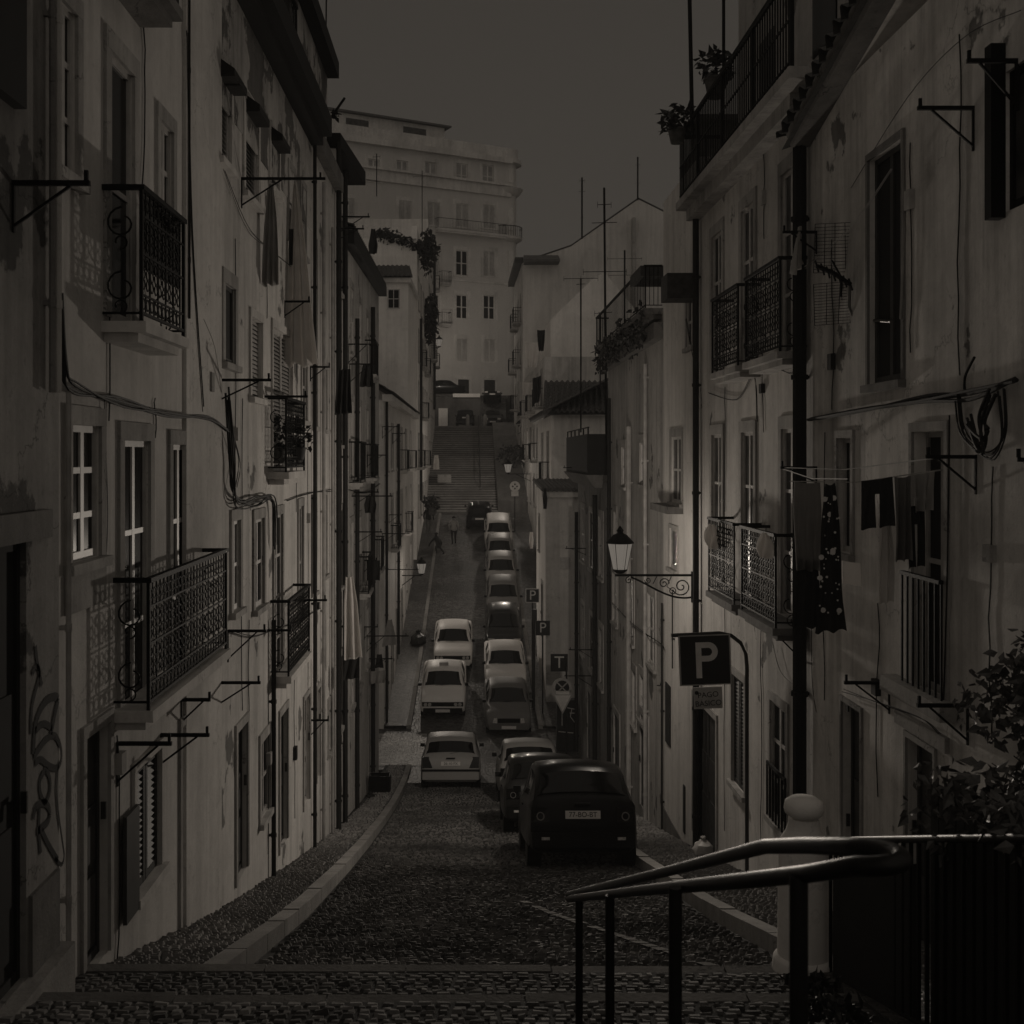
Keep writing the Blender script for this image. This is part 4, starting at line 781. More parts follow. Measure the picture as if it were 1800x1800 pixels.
# ------------------------------------------------------------------ street lanterns
def lamp_light(root, p, power, rad=.14, soft=60):
    l = bpy.data.lights.new('lamp_light', 'POINT'); l.energy = power*LAMP; l.shadow_soft_size = rad; l.color = TINT
    l.use_nodes = True; t = l.node_tree; fo = t.nodes.new('ShaderNodeLightFalloff'); fo.inputs['Strength'].default_value = 1; fo.inputs['Smooth'].default_value = soft
    t.links.new(fo.outputs['Quadratic'], t.nodes['Emission'].inputs['Strength'])
    o = bpy.data.objects.new('lamp_light', l); C.objects.link(o); o.location = p; o.parent = root; o.matrix_parent_inverse = Matrix.Translation(-root.location)
def lantern(name, label, p, h, wall, sgn, power, scroll=True, up=0):
    """p = foot of the glass body; wall = x of the wall it is bracketed to"""
    x, y, z = p; r = thing(name, label, 'lamp', p, 'wall lanterns along the street'); s = h/.74
    m = MB(); n = 6; w0, w1, hb = .115*s, .2*s, .42*s
    m.lathe((x,y,z+.05*s), [(w0,0),(w1,hb)], n); m.obj('glass_body', M['lantern'], r)
    m = MB()
    for k in range(n):
        a = 2*math.pi*k/n; m.tube([(x+w0*math.cos(a), y+w0*math.sin(a), z+.05*s), (x+w1*math.cos(a), y+w1*math.sin(a), z+.05*s+hb)], .006*s, 4)
    m.lathe((x,y,z), [(.05*s,-.02*s),(.12*s,.03*s),(.12*s,.05*s)], 12); m.obj('frame', M['iron'], r)
    m = MB(); m.lathe((x,y,z+.05*s+hb), [(w1*1.12,0),(w1*1.12,.02*s),(w1*.55,.14*s),(w1*.3,.16*s),(.045*s,.18*s),(.06*s,.21*s),(.03*s,.25*s),(.005,.29*s)], 14); m.obj('cap', M['iron'], r, 40)
    if scroll:
        m = MB(); b = FrX(y); L = abs(wall-x); zt = z-.03*s
        m.box(min(x-.08*sgn, wall), max(x-.08*sgn, wall), y-.02, y+.02, zt-.035, zt)
        def c(t, d): return (wall-sgn*L*t, d)
        pts = []
        for i in range(25):
            t = i/24; u = wall-sgn*L*(.02+.83*t); v = zt-.05-.36*s*math.sin(math.pi*min(1, (1-t)*.62+.02))*(1-t)**.35; pts.append(b.P(u, v))
        m.tube(pts, .016*s, 5)
        ring(m, b, wall-sgn*L*.16, zt-.2*s, 0, .155*s, .013*s, 22, 200 if sgn > 0 else -20, 200+(600 if sgn > 0 else -600), .12)
        ring(m, b, wall-sgn*L*.4, zt-.15*s, 0, .09*s, .011*s, 16, 0, 540, .15); ring(m, b, wall-sgn*L*.62, zt-.1*s, 0, .055*s, .01*s, 14, 180, 700, .15)
        ring(m, b, wall-sgn*L*.88, zt-.1*s, 0, .06*s, .011*s, 14, 90, 560, .15); ring(m, b, wall-sgn*L*.28, zt-.27*s, 0, .05*s, .01*s, 12)
        m.tube([b.P(wall-sgn*L*.3,zt-.04), b.P(wall-sgn*L*.36,zt-.2*s), b.P(wall-sgn*L*.22,zt-.33*s)], .009*s, 4); m.tube([b.P(wall-sgn*L*.5,zt-.04), b.P(wall-sgn*L*.55,zt-.16*s)], .008*s, 4)
        m.box(min(wall-.03*sgn, wall), max(wall-.03*sgn, wall), y-.035, y+.035, zt-.46*s, zt+.04); m.obj('bracket', M['iron'], r)
    else:
        m = MB(); m.box(min(x, wall), max(x, wall), y-.025, y+.025, z-.06, z-.02); m.tube([(wall, y, z-.5), (x+.35*(wall-x), y, z-.06)], .02, 5); m.obj('bracket', M['iron'], r)
    lamp_light(r, (x, y, z+.05*s+hb*.55), power)
    return r
class FrX:
    def __init__(s, y): s.y = y
    def P(s, u, v, d=0): return Vector((u, s.y-d, v))
p = at(1090, 1006, 18.5); lantern('street_lantern', 'lit glass lantern on a long scrolled iron bracket, nearest of the lit lanterns', p, .74, 3.64, 1, 5200)
p = at(741, 1010, 52); lantern('street_lantern', 'lit lantern on the left wall above the white saloon cars', p, .8, -3.08, -1, 3400, False)
p = at(893, 832, 72); lantern('street_lantern', 'lit lantern near the foot of the far stairs beside the round sign', p, .9, 3.9, 1, 2800, False)
p = at(772, 610, 96.5); lantern('street_lantern', 'lit lantern at the top of the far stairs below the closing building', p, 1.0, -2.9, -1, 3300, False)
# ------------------------------------------------------------------ cars
def stations(kind):
    if kind == 'hatch':
        return [(0,.36,.62,.63,.70,.70,.55),(.03,.27,.84,.86,.77,.76,.64),(.10,.22,.90,.95,.80,.79,.66),(.22,.22,.92,1.12,.81,.80,.655),(.42,.22,.92,1.36,.815,.80,.62),(.62,.22,.92,1.43,.815,.805,.615),
                (1.2,.22,.91,1.455,.82,.805,.62),(1.75,.22,.90,1.45,.82,.805,.62),(2.05,.22,.90,1.41,.82,.805,.605),(2.45,.22,.89,1.16,.815,.80,.65),(2.78,.22,.88,.93,.81,.80,.70),(3.25,.22,.83,.85,.80,.785,.64),(3.52,.24,.74,.76,.77,.76,.6),(3.64,.28,.6,.62,.72,.72,.55),(3.68,.36,.5,.52,.64,.66,.5)]
    if kind == 'sedan':
        return [(0,.36,.62,.63,.72,.72,.55),(.04,.27,.86,.88,.79,.78,.66),(.12,.22,.90,.93,.82,.81,.70),(.7,.22,.92,.95,.835,.82,.70),(1.0,.22,.92,1.15,.84,.82,.665),(1.3,.22,.92,1.36,.84,.82,.625),
                (1.6,.22,.91,1.40,.84,.82,.62),(2.2,.22,.90,1.405,.84,.82,.62),(2.55,.22,.89,1.36,.84,.82,.60),(2.9,.22,.88,1.13,.835,.815,.65),(3.2,.22,.87,.92,.83,.81,.70),(3.8,.22,.83,.85,.82,.80,.66),(4.2,.24,.78,.80,.80,.785,.64),(4.32,.28,.68,.70,.77,.765,.6),(4.36,.36,.52,.54,.7,.72,.55)]
    return [(0,.36,.62,.63,.70,.70,.55),(.03,.27,.84,.86,.77,.76,.64),(.10,.22,.90,.95,.80,.79,.66),(.2,.22,.92,1.14,.82,.81,.655),(.38,.22,.92,1.40,.83,.81,.625),(.6,.22,.92,1.44,.83,.815,.62),
            (1.5,.22,.91,1.455,.835,.815,.625),(2.3,.22,.90,1.44,.835,.815,.62),(2.6,.22,.90,1.39,.835,.815,.605),(2.95,.22,.89,1.15,.83,.81,.65),(3.25,.22,.88,.92,.825,.81,.70),(3.75,.22,.83,.85,.81,.795,.66),(4.05,.24,.77,.79,.79,.775,.64),(4.17,.28,.66,.68,.75,.75,.6),(4.2,.36,.52,.54,.68,.7,.55)]
ROOF = dict(hatch=(4, 8, 10, 3), sedan=(5, 8, 10, 3), estate=(4, 8, 10, 2))     # rear roof, front roof, cowl, rear glass base
def car(name, label, pos, yaw, kind='hatch', paint='p_grey', sx=1., sz=1., plate=None, extras=(), group='cars parked along the street', detail=True, pitch=None):
    x, y = pos; z = gz(y) if pitch is None else pitch[1]
    r = thing(name, label, 'car', (x, y, z), group)
    sl = math.atan2(gz(y+1.5)-gz(y-1.5), 3.0) if pitch is None else pitch[0]
    r.rotation_mode = 'XYZ'; r.rotation_euler = (sl if abs(yaw) < 90 else -sl, 0, R(yaw)); r.scale = (sx, 1, sz)
    st = stations(kind); m = MB(); rings = []; L = st[-1][0]
    for (yy, zl, zb, zt, wl, wb, wt) in st:
        cab = zt-zb > .1; yy -= L/2
        if cab: up = [(wt+.045, zt-.075), (wt-.02, zt-.02), (wt*.5, zt+.012), (0, zt+.022)]
        else: up = [(wb-.07, zt-.004), (wt-.06, zt+.008), (wt*.5, zt+.02), (0, zt+.024)]
        half = [(0, zl), (wl*.85, zl), (wl, zl+.09), (wb+.015, (zl+zb)/2), (wb+.004, zb-.05), (wb-.03, zb)]+up
        rings.append([Vector((a, yy, b)) for a, b in half]+[Vector((-a, yy, b)) for a, b in half[-2:0:-1]])
    n = len(rings[0]); vs = [p for q in rings for p in q]; fs = []
    for i in range(len(rings)-1):
        for k in range(n): fs.append((i*n+k, i*n+(k+1) % n, (i+1)*n+(k+1) % n, (i+1)*n+k))
    fs += [tuple(range(n-1,-1,-1)), tuple((len(rings)-1)*n+k for k in range(n))]
    m.add(vs, fs); body = m.obj('body', M[paint], r, 38, local=True)
    rr, rf, cw, rg = ROOF[kind]
    def row(i, f=.93): q = rings[i]; return [Vector((p.x*f, p.y, p.z)) for p in (q[6], q[7], q[8], q[9], q[n-8], q[n-7], q[n-6])]
    def pane(name, ids, lo, hi, sgn):
        rows = [row(i) for i in ids]; m = MB(); vs = []
        def samp(t, k):
            f = t*(len(rows)-1); i = min(int(f), len(rows)-2); return rows[i][k].lerp(rows[i+1][k], f-i)
        ts = [lo+(hi-lo)*j/4 for j in range(5)]
        for t in ts:
            for k in range(7): vs.append(samp(t, k)+Vector((0, sgn*.016, .012)))
        m.add(vs, [(j*7+k, j*7+k+1, (j+1)*7+k+1, (j+1)*7+k) for j in range(4) for k in range(6)]); return m.obj(name, M['car_glass'], r, 40, local=True)
    pane('windscreen', list(range(rf, cw+1)), .1, .93, 1); pane('rear_window', list(range(rr, rg-2, -1)) if kind != 'sedan' else [5, 4, 3], .12, .8 if kind != 'sedan' else .9, -1)
    for sgn in (1, -1):
        m = MB()
        for a, b in ((rr, 6), (6, rf), ):
            A5, A6, B5, B6 = rings[a][5], rings[a][6], rings[b][5], rings[b][6]
            q = [A5.lerp(B5, .06).lerp(A6.lerp(B6, .06), .12), A5.lerp(B5, .94).lerp(A6.lerp(B6, .94), .12), A5.lerp(B5, .94).lerp(A6.lerp(B6, .94), .92), A5.lerp(B5, .06).lerp(A6.lerp(B6, .06), .92)]
            m.add([Vector((sgn*(p.x+.008), p.y, p.z+.004)) for p in q], [(0,1,2,3)])
        A5, A6, B5 = rings[rf][5], rings[rf][6], rings[cw][5]
        m.add([Vector((sgn*(p.x+.008), p.y, p.z+.004)) for p in (A5.lerp(B5,.05).lerp(A6,.12), A5.lerp(B5,.8).lerp(A6,.08), A6.lerp(A5,.12))], [(0,1,2)])
        m.obj('side_window', M['car_glass'], r, local=True)
        q = MB(); c = rings[cw][5]; q.box(min(sgn*.8, sgn*.93), max(sgn*.8, sgn*.93), c.y-.16, c.y-.06, .92, 1.02); q.obj('mirror', M['plastic'], r, local=True)
    for wy in (-L/2+.62, L/2-.68):
        for sgn in (1, -1):
            m = MB(); xx = sgn*.8; m.disc((xx-sgn*.17, wy, .29), (sgn,0,0), .17, .29, .185, 20); t = m.obj('wheel', M['tyre'], r, 40, local=True)
            m = MB(); m.disc((xx-sgn*.02, wy, .29), (sgn,0,0), .03, .17, .02, 14); m.obj('rim', M['rim'], t, 40, local=True)
            m = MB(); m.disc((xx-sgn*.2, wy, .33), (sgn,0,0), .0, .36, .213, 18); m.obj('wheel_arch', M['plastic'], r, local=True)
    yr, yf = -L/2, L/2; wr = rings[1][4].x
    m = MB(); m.hexa([(-.76,yr-.05,.3),(.76,yr-.05,.3),(.79,yr+.12,.3),(-.79,yr+.12,.3),(-.76,yr-.05,.5),(.76,yr-.05,.5),(.79,yr+.12,.5),(-.79,yr+.12,.5)]); m.obj('bumper', M['plastic' if 'bb' in extras else paint], r, local=True)
    m = MB(); m.hexa([(-.74,yf-.2,.3),(.74,yf-.2,.3),(.7,yf+.04,.3),(-.7,yf+.04,.3),(-.76,yf-.2,.5),(.76,yf-.2,.5),(.7,yf+.04,.48),(-.7,yf+.04,.48)]); m.obj('bumper', M['plastic' if 'bb' in extras else paint], r, local=True)
    for sgn in (1, -1):
        a, b2 = sorted((sgn*.5, sgn*.765)); m = MB(); zz = .62 if kind != 'hatch' else .64
        if 'tall' in extras: m.hexa([(a,yr-.02,.62),(b2,yr-.02,.62),(b2,yr+.14,.62),(a,yr+.14,.62),(a+(.12 if sgn > 0 else 0),yr+.02,.92),(b2-(.12 if sgn < 0 else 0),yr+.02,.92),(b2,yr+.2,.92),(a,yr+.2,.92)])
        else: m.hexa([(a,yr-.006,zz),(b2,yr+.0,zz),(b2,yr+.14,zz),(a,yr+.14,zz),(a,yr-.004,zz+.2),(b2-sgn*0,yr+.012,zz+.2),(b2,yr+.16,zz+.2),(a,yr+.16,zz+.2)])
        m.obj('tail_light', M['tail'], r, local=True)
        a, b2 = sorted((sgn*.42, sgn*.715)); m = MB(); zf = .58; sq = 'square' in extras
        if sq:
            for c in (.47, .62): m.disc((sgn*c, yf+.01, .63), (0,1,0), .0, .065, .03, 14)
        else:
            ya_, yb_ = (yf+.035, yf-.03) if sgn > 0 else (yf-.03, yf+.035)
            m.hexa([(a,yf-.2,zf-.04),(b2,yf-.2,zf-.04),(b2,yb_,zf-.04),(a,ya_,zf-.04),(a,yf-.2,zf+.13),(b2,yf-.2,zf+.13),(b2,yb_-.05,zf+.13),(a,ya_-.05,zf+.13)])
        m.obj('headlight', M['lens'], r, local=True)
    m = MB(); g = .4 if 'square' not in extras else .74
    m.box(-g, g, yf-.2, yf+.012, .55, .70); m.obj('grille', M['plastic'], r, local=True)
    pz = .74 if kind == 'hatch' and 'lowplate' not in extras else .58
    for (py_, sg, zz) in ((yr-.012, -1, pz), (yf+.045, 1, .39)):
        m = MB(); m.box(-.26, .26, py_-.006, py_+.006, zz-.055, zz+.055); o = m.obj('licence_plate', M['plate'], r, local=True)
        if plate and sg < 0: text_mesh(plate, .1, 'plate_text', M['sign_dark'], o, Matrix.Translation((0, py_-.009, zz)) @ Matrix.Rotation(R(90), 4, 'X'))
    if detail:
        m = MB(); m.box(-.12, .12, yr-.03, yr+.05, .87, .9); m.obj('handle', M['plastic'], r, local=True)
        m = MB(); i = cw; c = rings[cw][9]
        for sgn in (-1, 1): m.tube([(sgn*.1+.2, c.y+.04, c.z+.03), (sgn*.1-.25, c.y-.02, c.z+.06)], .008, 4)
        m.obj('wiper', M['plastic'], r, local=True)
        m = MB(); m.tube([(-.02, yr+.12, 1.0), (.3, yr+.17, 1.06)], .008, 4); m.obj('rear_wiper', M['plastic'], r, local=True) if kind != 'sedan' else None
        for sgn in (-1, 1):
            m = MB(); m.box(min(sgn*.8,sgn*.825), max(sgn*.8,sgn*.825), -.25, -.08, .78, .81); m.obj('door_handle', M['plastic'], r, local=True)
        m = MB(); m.disc((.5, yr+.02, .33), (0,1,0), 0, .03, .3, 10); m.obj('exhaust', M['steel'], r, local=True)
    if 'taxi' in extras: m = MB(); m.box(-.17, .17, -.1, .06, 1.43, 1.55); m.obj('roof_sign', M['sign_grey'], r, local=True)
    if 'bb' in extras and kind == 'hatch':
        for sgn in (-1, 1): m = MB(); m.box(min(sgn*.5,sgn*.62), max(sgn*.5,sgn*.62), yr-.062, yr-.05, .4, .44); m.obj('reflector', M['lens'], r, local=True); m = MB(); m.disc((sgn*.63, yr-.02, .72), (0,-1,0), .045, .06, .012, 16); m.obj('lamp_ring', M['rim'], r, local=True)
    if 'moulding' in extras: m = MB(); m.box(-.785, .785, yr-.012, yr+.2, .52, .58); m.obj('moulding', M['plastic'], r, local=True)
    return r
car('parked_car', 'black hatchback seen from behind, nearest of the cars', (1.65, 18.15), 0, 'hatch', 'p_black', .98, 1.02, '77-BO-BT', ('bb',))
car('parked_car', 'dark hatchback squeezed between the nearest black hatchback and a silver car', (1.45, 23.6), 0, 'hatch', 'p_dark', .96, .99, None, ('bb',))
car('parked_car', 'silver hatchback with dark rear glass, foremost of the three nose down on the right', (1.52, 30.1), 0, 'hatch', 'p_silver', .97, 1.02)
car('driving_car', 'silver hatchback alone at the crossing, mirrors out, seen from behind', (-.52, 33.4), 0, 'hatch', 'p_silver', 1.03, .98, '26-10-FX', ('tall', 'moulding'))
car('taxi', 'white square fronted taxi with a roof sign facing the crossing', (-.99, 44.5), 180, 'sedan', 'p_white', 1.03, 1.0, None, ('bb', 'square', 'taxi'))
car('parked_car', 'white saloon standing right behind the taxi', (-.70, 49.9), 180, 'sedan', 'p_white', 1.0, 1.0, None, ('square',))
for lab, x, y, k, p, sx, sz, ex in (
    ('grey saloon with slanted headlights, first of the uphill row facing the crossing', 1.40, 42.5, 'sedan', 'p_grey', .99, .97, ()),
    ('white rounded saloon just behind the grey saloon of the uphill row', 1.46, 47.0, 'sedan', 'p_white', 1.0, 1.0, ()),
    ('dark car behind the white rounded saloon in the uphill row', 1.53, 51.8, 'hatch', 'p_dark', 1.0, 1.0, ()),
    ('mid grey car halfway up the uphill row, behind the dark one', 1.64, 56.0, 'hatch', 'p_grey', 1.0, 1.0, ()),
    ('dark windowed car between the mid grey one and the small silver one', 1.66, 60.2, 'hatch', 'p_silver', .98, 1.0, ()),
    ('small silver car with a short bonnet in front of the white estate', 1.68, 63.9, 'hatch', 'p_silver', .92, .98, ()),
    ('white estate with wide mirrors, last of the uphill row', 1.72, 67.9, 'estate', 'p_white', .98, 1.02, ())):
    car('parked_car', lab, (x, y), 180, k, p, sx, sz, None, ex, 'cars of the uphill row')
car('driving_car', 'black hatchback alone below the far stairs, seen from behind', (.62, 72.4), 0, 'hatch', 'p_black', 1.0, 1.02)
car('parked_car', 'black car at the head of the far stairs behind the left bollard', (-.35, 97.0), 0, 'hatch', 'p_black', .95, 1, None, (), 'cars at the head of the stairs', True, (0, 2.4))
car('parked_car', 'dark car at the head of the far stairs behind the right bollard', (1.95, 96.7), 180, 'hatch', 'p_dark', .95, 1, None, (), 'cars at the head of the stairs', True, (.0, 2.4))
car('parked_car', 'dark car on the ramp right above the stair head', (2.0, 100.2), 180, 'hatch', 'p_dark', .95, 1, None, (), 'cars at the head of the stairs', True, (-.4, 4.2))
car('parked_car', 'black car standing sideways on the upper street', (-2.6, 102.4), 92, 'sedan', 'p_black', 1, 1, None, (), 'cars at the head of the stairs', True, (0, 5.32))

# ------------------------------------------------------------------ signs
def sign_post(m, x, y, z0, z1, r=.03): m.tube([(x,y,z0),(x,y,z1)], r, 10)
def square_sign(label, p, w_, letter, tilt=0, border=True, post=True, yaw=0):
    r = thing('traffic_sign', label, 'traffic sign', (p.x, p.y, gz(p.y)+.1), 'traffic signs on posts'); X = Matrix.Translation(p) @ Matrix.Rotation(yaw, 4, 'Z') @ Matrix.Rotation(tilt, 4, 'Y')
    def pl(name, ww, hh, y0, y1, mat):
        m = MB(); m.box(-ww/2, ww/2, y0, y1, -hh/2, hh/2); o = m.obj(name, M[mat], r); o.data.transform(X); return o
    pl('plate', w_, w_*1.02, -.004, .01, 'sign_white' if border else 'sign_dark'); pl('face', w_*.9, w_*.92, -.009, -.0045, 'sign_dark')
    text_mesh(letter, w_*.98, 'letter', M['sign_white'], r, X @ Matrix.Translation((0, -.011, .0)) @ Matrix.Rotation(R(90), 4, 'X'), .0015, local=False)
    if post: m = MB(); sign_post(m, p.x, p.y+.05, gz(p.y), p.z+w_*.45); m.obj('post', M['post'], r)
    return r
# the big P on its bent tube
pc = at(1240, 1160, 14.0)
r = thing('parking_sign', 'large parking sign hung from a bent tube post, with a small text plate below', 'traffic sign', (3.42, 14.0, gz(14)+.12))
X = Matrix.Translation(pc) @ Matrix.Rotation(R(-2.2), 4, 'Y')
def pl(name, x0, x1, z0, z1, y0, y1, mat): m = MB(); m.box(x0, x1, y0, y1, z0, z1); o = m.obj(name, M[mat], r); o.data.transform(X); return o
pl('plate', -.325, .315, -.31, .31, -.004, .012, 'sign_grey'); pl('face', -.305, .295, -.295, .295, -.01, -.0045, 'sign_dark')
def letterP(parent, X, h, mat):      # bold rounded P
    m = MB(); w_ = h*.17; pts = [(-h*.3,h*.5),(h*.08,h*.5)]
    o = [(h*.08+.27*h*math.sin(a), h*.23+.27*h*math.cos(a)) for a in [math.pi*i/12 for i in range(13)]]; inn = [(h*.08+.11*h*math.sin(a), h*.23+.11*h*math.cos(a)) for a in [math.pi*i/12 for i in range(13)]]
    for i in range(12):
        q = [o[i], o[i+1], inn[i+1], inn[i]]; m.prism([(a, -.012, b) for a, b in q], (0,.002,0))
    m.box(-h*.27, h*.08, -.012, -.01, h*.34, h*.5); m.box(-h*.11, h*.08, -.012, -.01, -h*.04, h*.12); m.box(-h*.27, -h*.11, -.0125, -.01, -h*.5, h*.34)
    ob = m.obj('letter', M[mat], parent); ob.data.transform(X)
letterP(r, X, .44, 'sign_white')
pp = pl('text_plate', -.16, .19, -.60, -.335, -.004, .01, 'sign_grey')
text_mesh('PAGO', .095, 'text', M['sign_dark'], r, X @ Matrix.Translation((.015, -.008, -.43)) @ Matrix.Rotation(R(90), 4, 'X') @ Matrix.Rotation(R(3), 4, 'Z'), .001, local=False)
text_mesh('BÁSICO', .095, 'text', M['sign_dark'], r, X @ Matrix.Translation((.015, -.008, -.535)) @ Matrix.Rotation(R(90), 4, 'X') @ Matrix.Rotation(R(2), 4, 'Z'), .001, local=False)
m = MB(); m.disc((-.125, -.01, -.4), (0,1,0), 0, .025, .004, 10); o = m.obj('emblem', M['sign_dark'], r); o.data.transform(X)
m = MB(); pts = [at(1180,1117,14.02), at(1265,1113,14.02), at(1285,1117,14.02), at(1302,1130,14.02), at(1311,1150,14.02), at(1313,1172,14.02)]; e = pts[-1]; pts += [Vector((e.x+.0, e.y, gz(14)))]; m.tube(pts, .024, 10); r_p = m.obj('post', M['post'], r, 50)
square_sign('small blue P sign, farthest up the row and highest of the two', at(936, 1047, 43.6), .53, 'P'); square_sign('small blue P sign right above the T sign, lower of the two', at(954, 1104, 42.6), .54, 'P', 0, False)
m = MB(); p = at(939, 1080, 43.4); r = thing('parking_meter', 'small dark ticket box on a post between the two P signs', 'parking meter', (p.x, 43.4, gz(43.4)+.1)); m.box(p.x-.1, p.x+.1, 43.3, 43.5, p.z-.22, p.z+.2); m.obj('box', M['sign_dark'], r); m = MB(); sign_post(m, p.x, 43.4, gz(43.4), p.z-.22, .04); m.obj('post', M['post'], r)
square_sign('blue T sign mounted over the round and triangular signs', at(983, 1165, 38.4), .58, 'T', 0, False, False)
r = thing('traffic_sign', 'round no stopping sign with a give way triangle on the same post', 'traffic sign', (3.38, 38, gz(38)+.1), 'traffic signs on posts'); p = at(988, 1208, 38)
m = MB(); m.disc((p.x, 37.95, p.z), (0,1,0), 0, .325, .015, 32); m.obj('disc', M['sign_dark'], r); m = MB(); m.disc((p.x, 37.94, p.z), (0,1,0), .235, .325, .01, 32)
m.obj('ring', M['sign_grey'], r)
m = MB()
for s_ in (1, -1): m.prism([(p.x-.17*s_-.03, 37.935, p.z-.17), (p.x-.17*s_+.03, 37.935, p.z-.17), (p.x+.17*s_+.03, 37.935, p.z+.17), (p.x+.17*s_-.03, 37.935, p.z+.17)], (0,.008+.003*s_,0))
m.obj('cross', M['sign_grey'], r)
c = at(989, 1236, 37.9); m = MB(); m.prism([(c.x-.36, 37.88, c.z+.32), (c.x+.36, 37.88, c.z+.32), (c.x, 37.88, c.z-.36)], (0,.012,0)); m.obj('triangle', M['sign_grey'], r)
m = MB(); m.prism([(c.x-.27, 37.87, c.z+.265), (c.x+.27, 37.87, c.z+.265), (c.x, 37.87, c.z-.27)], (0,.006,0)); m.obj('triangle_face', M['sign_white'], r)
m = MB(); m.box(c.x-.22, c.x+.22, 37.86, 37.868, c.z+.3, c.z+.42); m.obj('text_plate', M['sign_white'], r)
m = MB(); sign_post(m, c.x+.14, 38.0, gz(38)-.0, at(0,1152,38.4).z); m.obj('post', M['post'], r)
c = at(1008, 1262, 38.1); m = MB(); r = thing('service_cabinet', 'dark cabinet with a scrawled white mark behind the give way triangle', 'cabinet', (3.45, 38.4, gz(38.4)+.1)); m.box(2.95, 3.6, 38.3, 38.7, gz(38.4), c.z+.55); m.obj('body', M['wood'], r)
m = MB(); y0 = 38.29
for a, b2 in (((3.3,.3),(3.55,.25)),((3.45,.27),(3.4,0)),((3.4,0),(3.55,-.2)),((3.38,.12),(3.56,.12)),((3.12,.3),(3.12,-.3)),((3.0,-.5),(3.5,-.55))): m.tube([(a[0],y0,c.z+a[1]),(b2[0],y0,c.z+b2[1])], .018, 4)
m.obj('scrawl', M['sign_grey'], r)
p = at(905, 855, 70); r = thing('traffic_sign', 'small round crossed sign with a plate, beside the far lit lantern', 'traffic sign', (p.x, 70, gz(70)+.1), 'traffic signs on posts')
m = MB(); m.disc((p.x,69.95,p.z), (0,1,0), 0, .32, .02, 24); m.obj('disc', M['sign_white'], r); m = MB()
for k in range(4): m.disc((p.x+.13*math.cos(R(90*k)), 69.94, p.z+.13*math.sin(R(90*k))), (0,1,0), 0, .055, .008, 8)
m.obj('mark', M['sign_dark'], r); m = MB(); m.box(p.x-.22, p.x+.22, 69.95, 69.97, p.z-.6, p.z-.3); m.obj('plate', M['sign_white'], r); m = MB(); sign_post(m, p.x, 70, gz(70), p.z); m.obj('post', M['post'], r)

# ------------------------------------------------------------------ foreground: handrail, bollard, fence, plants
r = thing('handrail', 'dark tubular handrail with a looped end running down the steps in front', 'handrail', (.56, 4, -2.5)); m = MB()
def arc(p, q, bulge, n=10):
    c = (p+q)/2; return [c+(p-c)*math.cos(math.pi*i/n)+bulge*math.sin(math.pi*i/n) for i in range(1, n)]
up = [at(1000,1573,6.2), at(1180,1530,4.3), at(1345,1488,3.0), at(1420,1486,2.6), at(1505,1489,2.25)]; lo = [at(1505,1522,2.15), at(1420,1536,2.4), at(1300,1549,2.75), at(1150,1563,3.9), at(1000,1580,6.2)]
m.tube(up+arc(up[-1], lo[0], Vector((.05, -.1, .03)))+lo, .019, 14); m.obj('rail', M['rail'], r, 60)
for px, Y, top in ((1018, 5.85, 1580), (1072, 4.75, 1574), (1187, 3.35, 1560), (1404, 2.42, 1540)):
    p = at(px, top, Y); m = MB(); m.tube([(p.x, Y, gz(Y)-.1), (p.x, Y, p.z)], .0195, 12); m.obj('post', M['rail'], r, 50)
p = at(1413, 1715, 7.55); r = thing('bollard', 'white painted stone bollard with a round cap at the foot of the steps', 'bollard', (p.x, 7.55, -3.5)); zb = -3.56; h = 1.3
m = MB(); c = (p.x, 7.55, zb)
m.lathe(c, [(.215,0),(.215,.05),(.2,.22),(.195,.23),(.172,.25),(.165,.78),(.168,.98),(.158,1.0),(.12,1.06),(.1,1.12),(.1,1.155)], 28); m.obj('shaft', M['white_stone'], r, 35)
m = MB(); m.lathe(c, [(.06,1.156),(.09,1.16),(.122,1.185),(.13,1.215),(.122,1.262),(.085,1.288),(.0,1.296)], 28); m.obj('cap', M['white_stone'], r, 50)
r = thing('iron_fence', 'black iron fence climbing beside the steps from the white bollard', 'fence', (2.25, 6, -3))
A0, A1 = Vector((p.x+.13, 7.45, -2.52)), Vector((2.22, 3.6, -1.205)); m = MB(); d = (A1-A0)
m.tube([A0, A1], .02, 8); m.obj('rail', M['rail'], r, 50); m = MB(); B0, B1 = Vector((A0.x, 7.45, -3.42)), Vector((2.22, 3.6, -2.2)); m.tube([B0, B1], .016, 6); m.obj('rail', M['iron'], r)
m = MB(); n = 34
for i in range(n): t = (i+.5)/n; a, b2 = A0.lerp(A1, t), B0.lerp(B1, t); m.box(a.x-.009, a.x+.009, a.y-.009, a.y+.009, b2.z-.08, a.z)
m.obj('bars', M['iron'], r)
r = thing('planter', 'dark boarded planter box behind the iron fence', 'planter', (2.8, 4.9, -2.9)); m = MB(); z0 = -2.75
for i in range(17): y0 = 4.05+i*.1; m.box(2.33, 2.37, y0+.005, y0+.095, gz(y0)-.1, -1.66)
m.obj('boards', M['wood'], r); m = MB(); m.box(2.37, 3.1, 4.05, 5.75, -3.3, -1.72); m.obj('soil', M['earth'], r)
rnd = random.Random(21)
m = MB(); leaves(m, (2.42, 4.9, -1.56), (.28, .85, .13), 420, .075, rnd, .5); leaves(m, (2.36, 5.6, -1.75), (.16, .4, .22), 160, .07, rnd, .6); r = thing('trailing_plant', 'low trailing ivy spilling over the fence and planter box', 'plant', (2.42, 4.9, -1.6)); m.obj('leaves', M['leaf'], r)
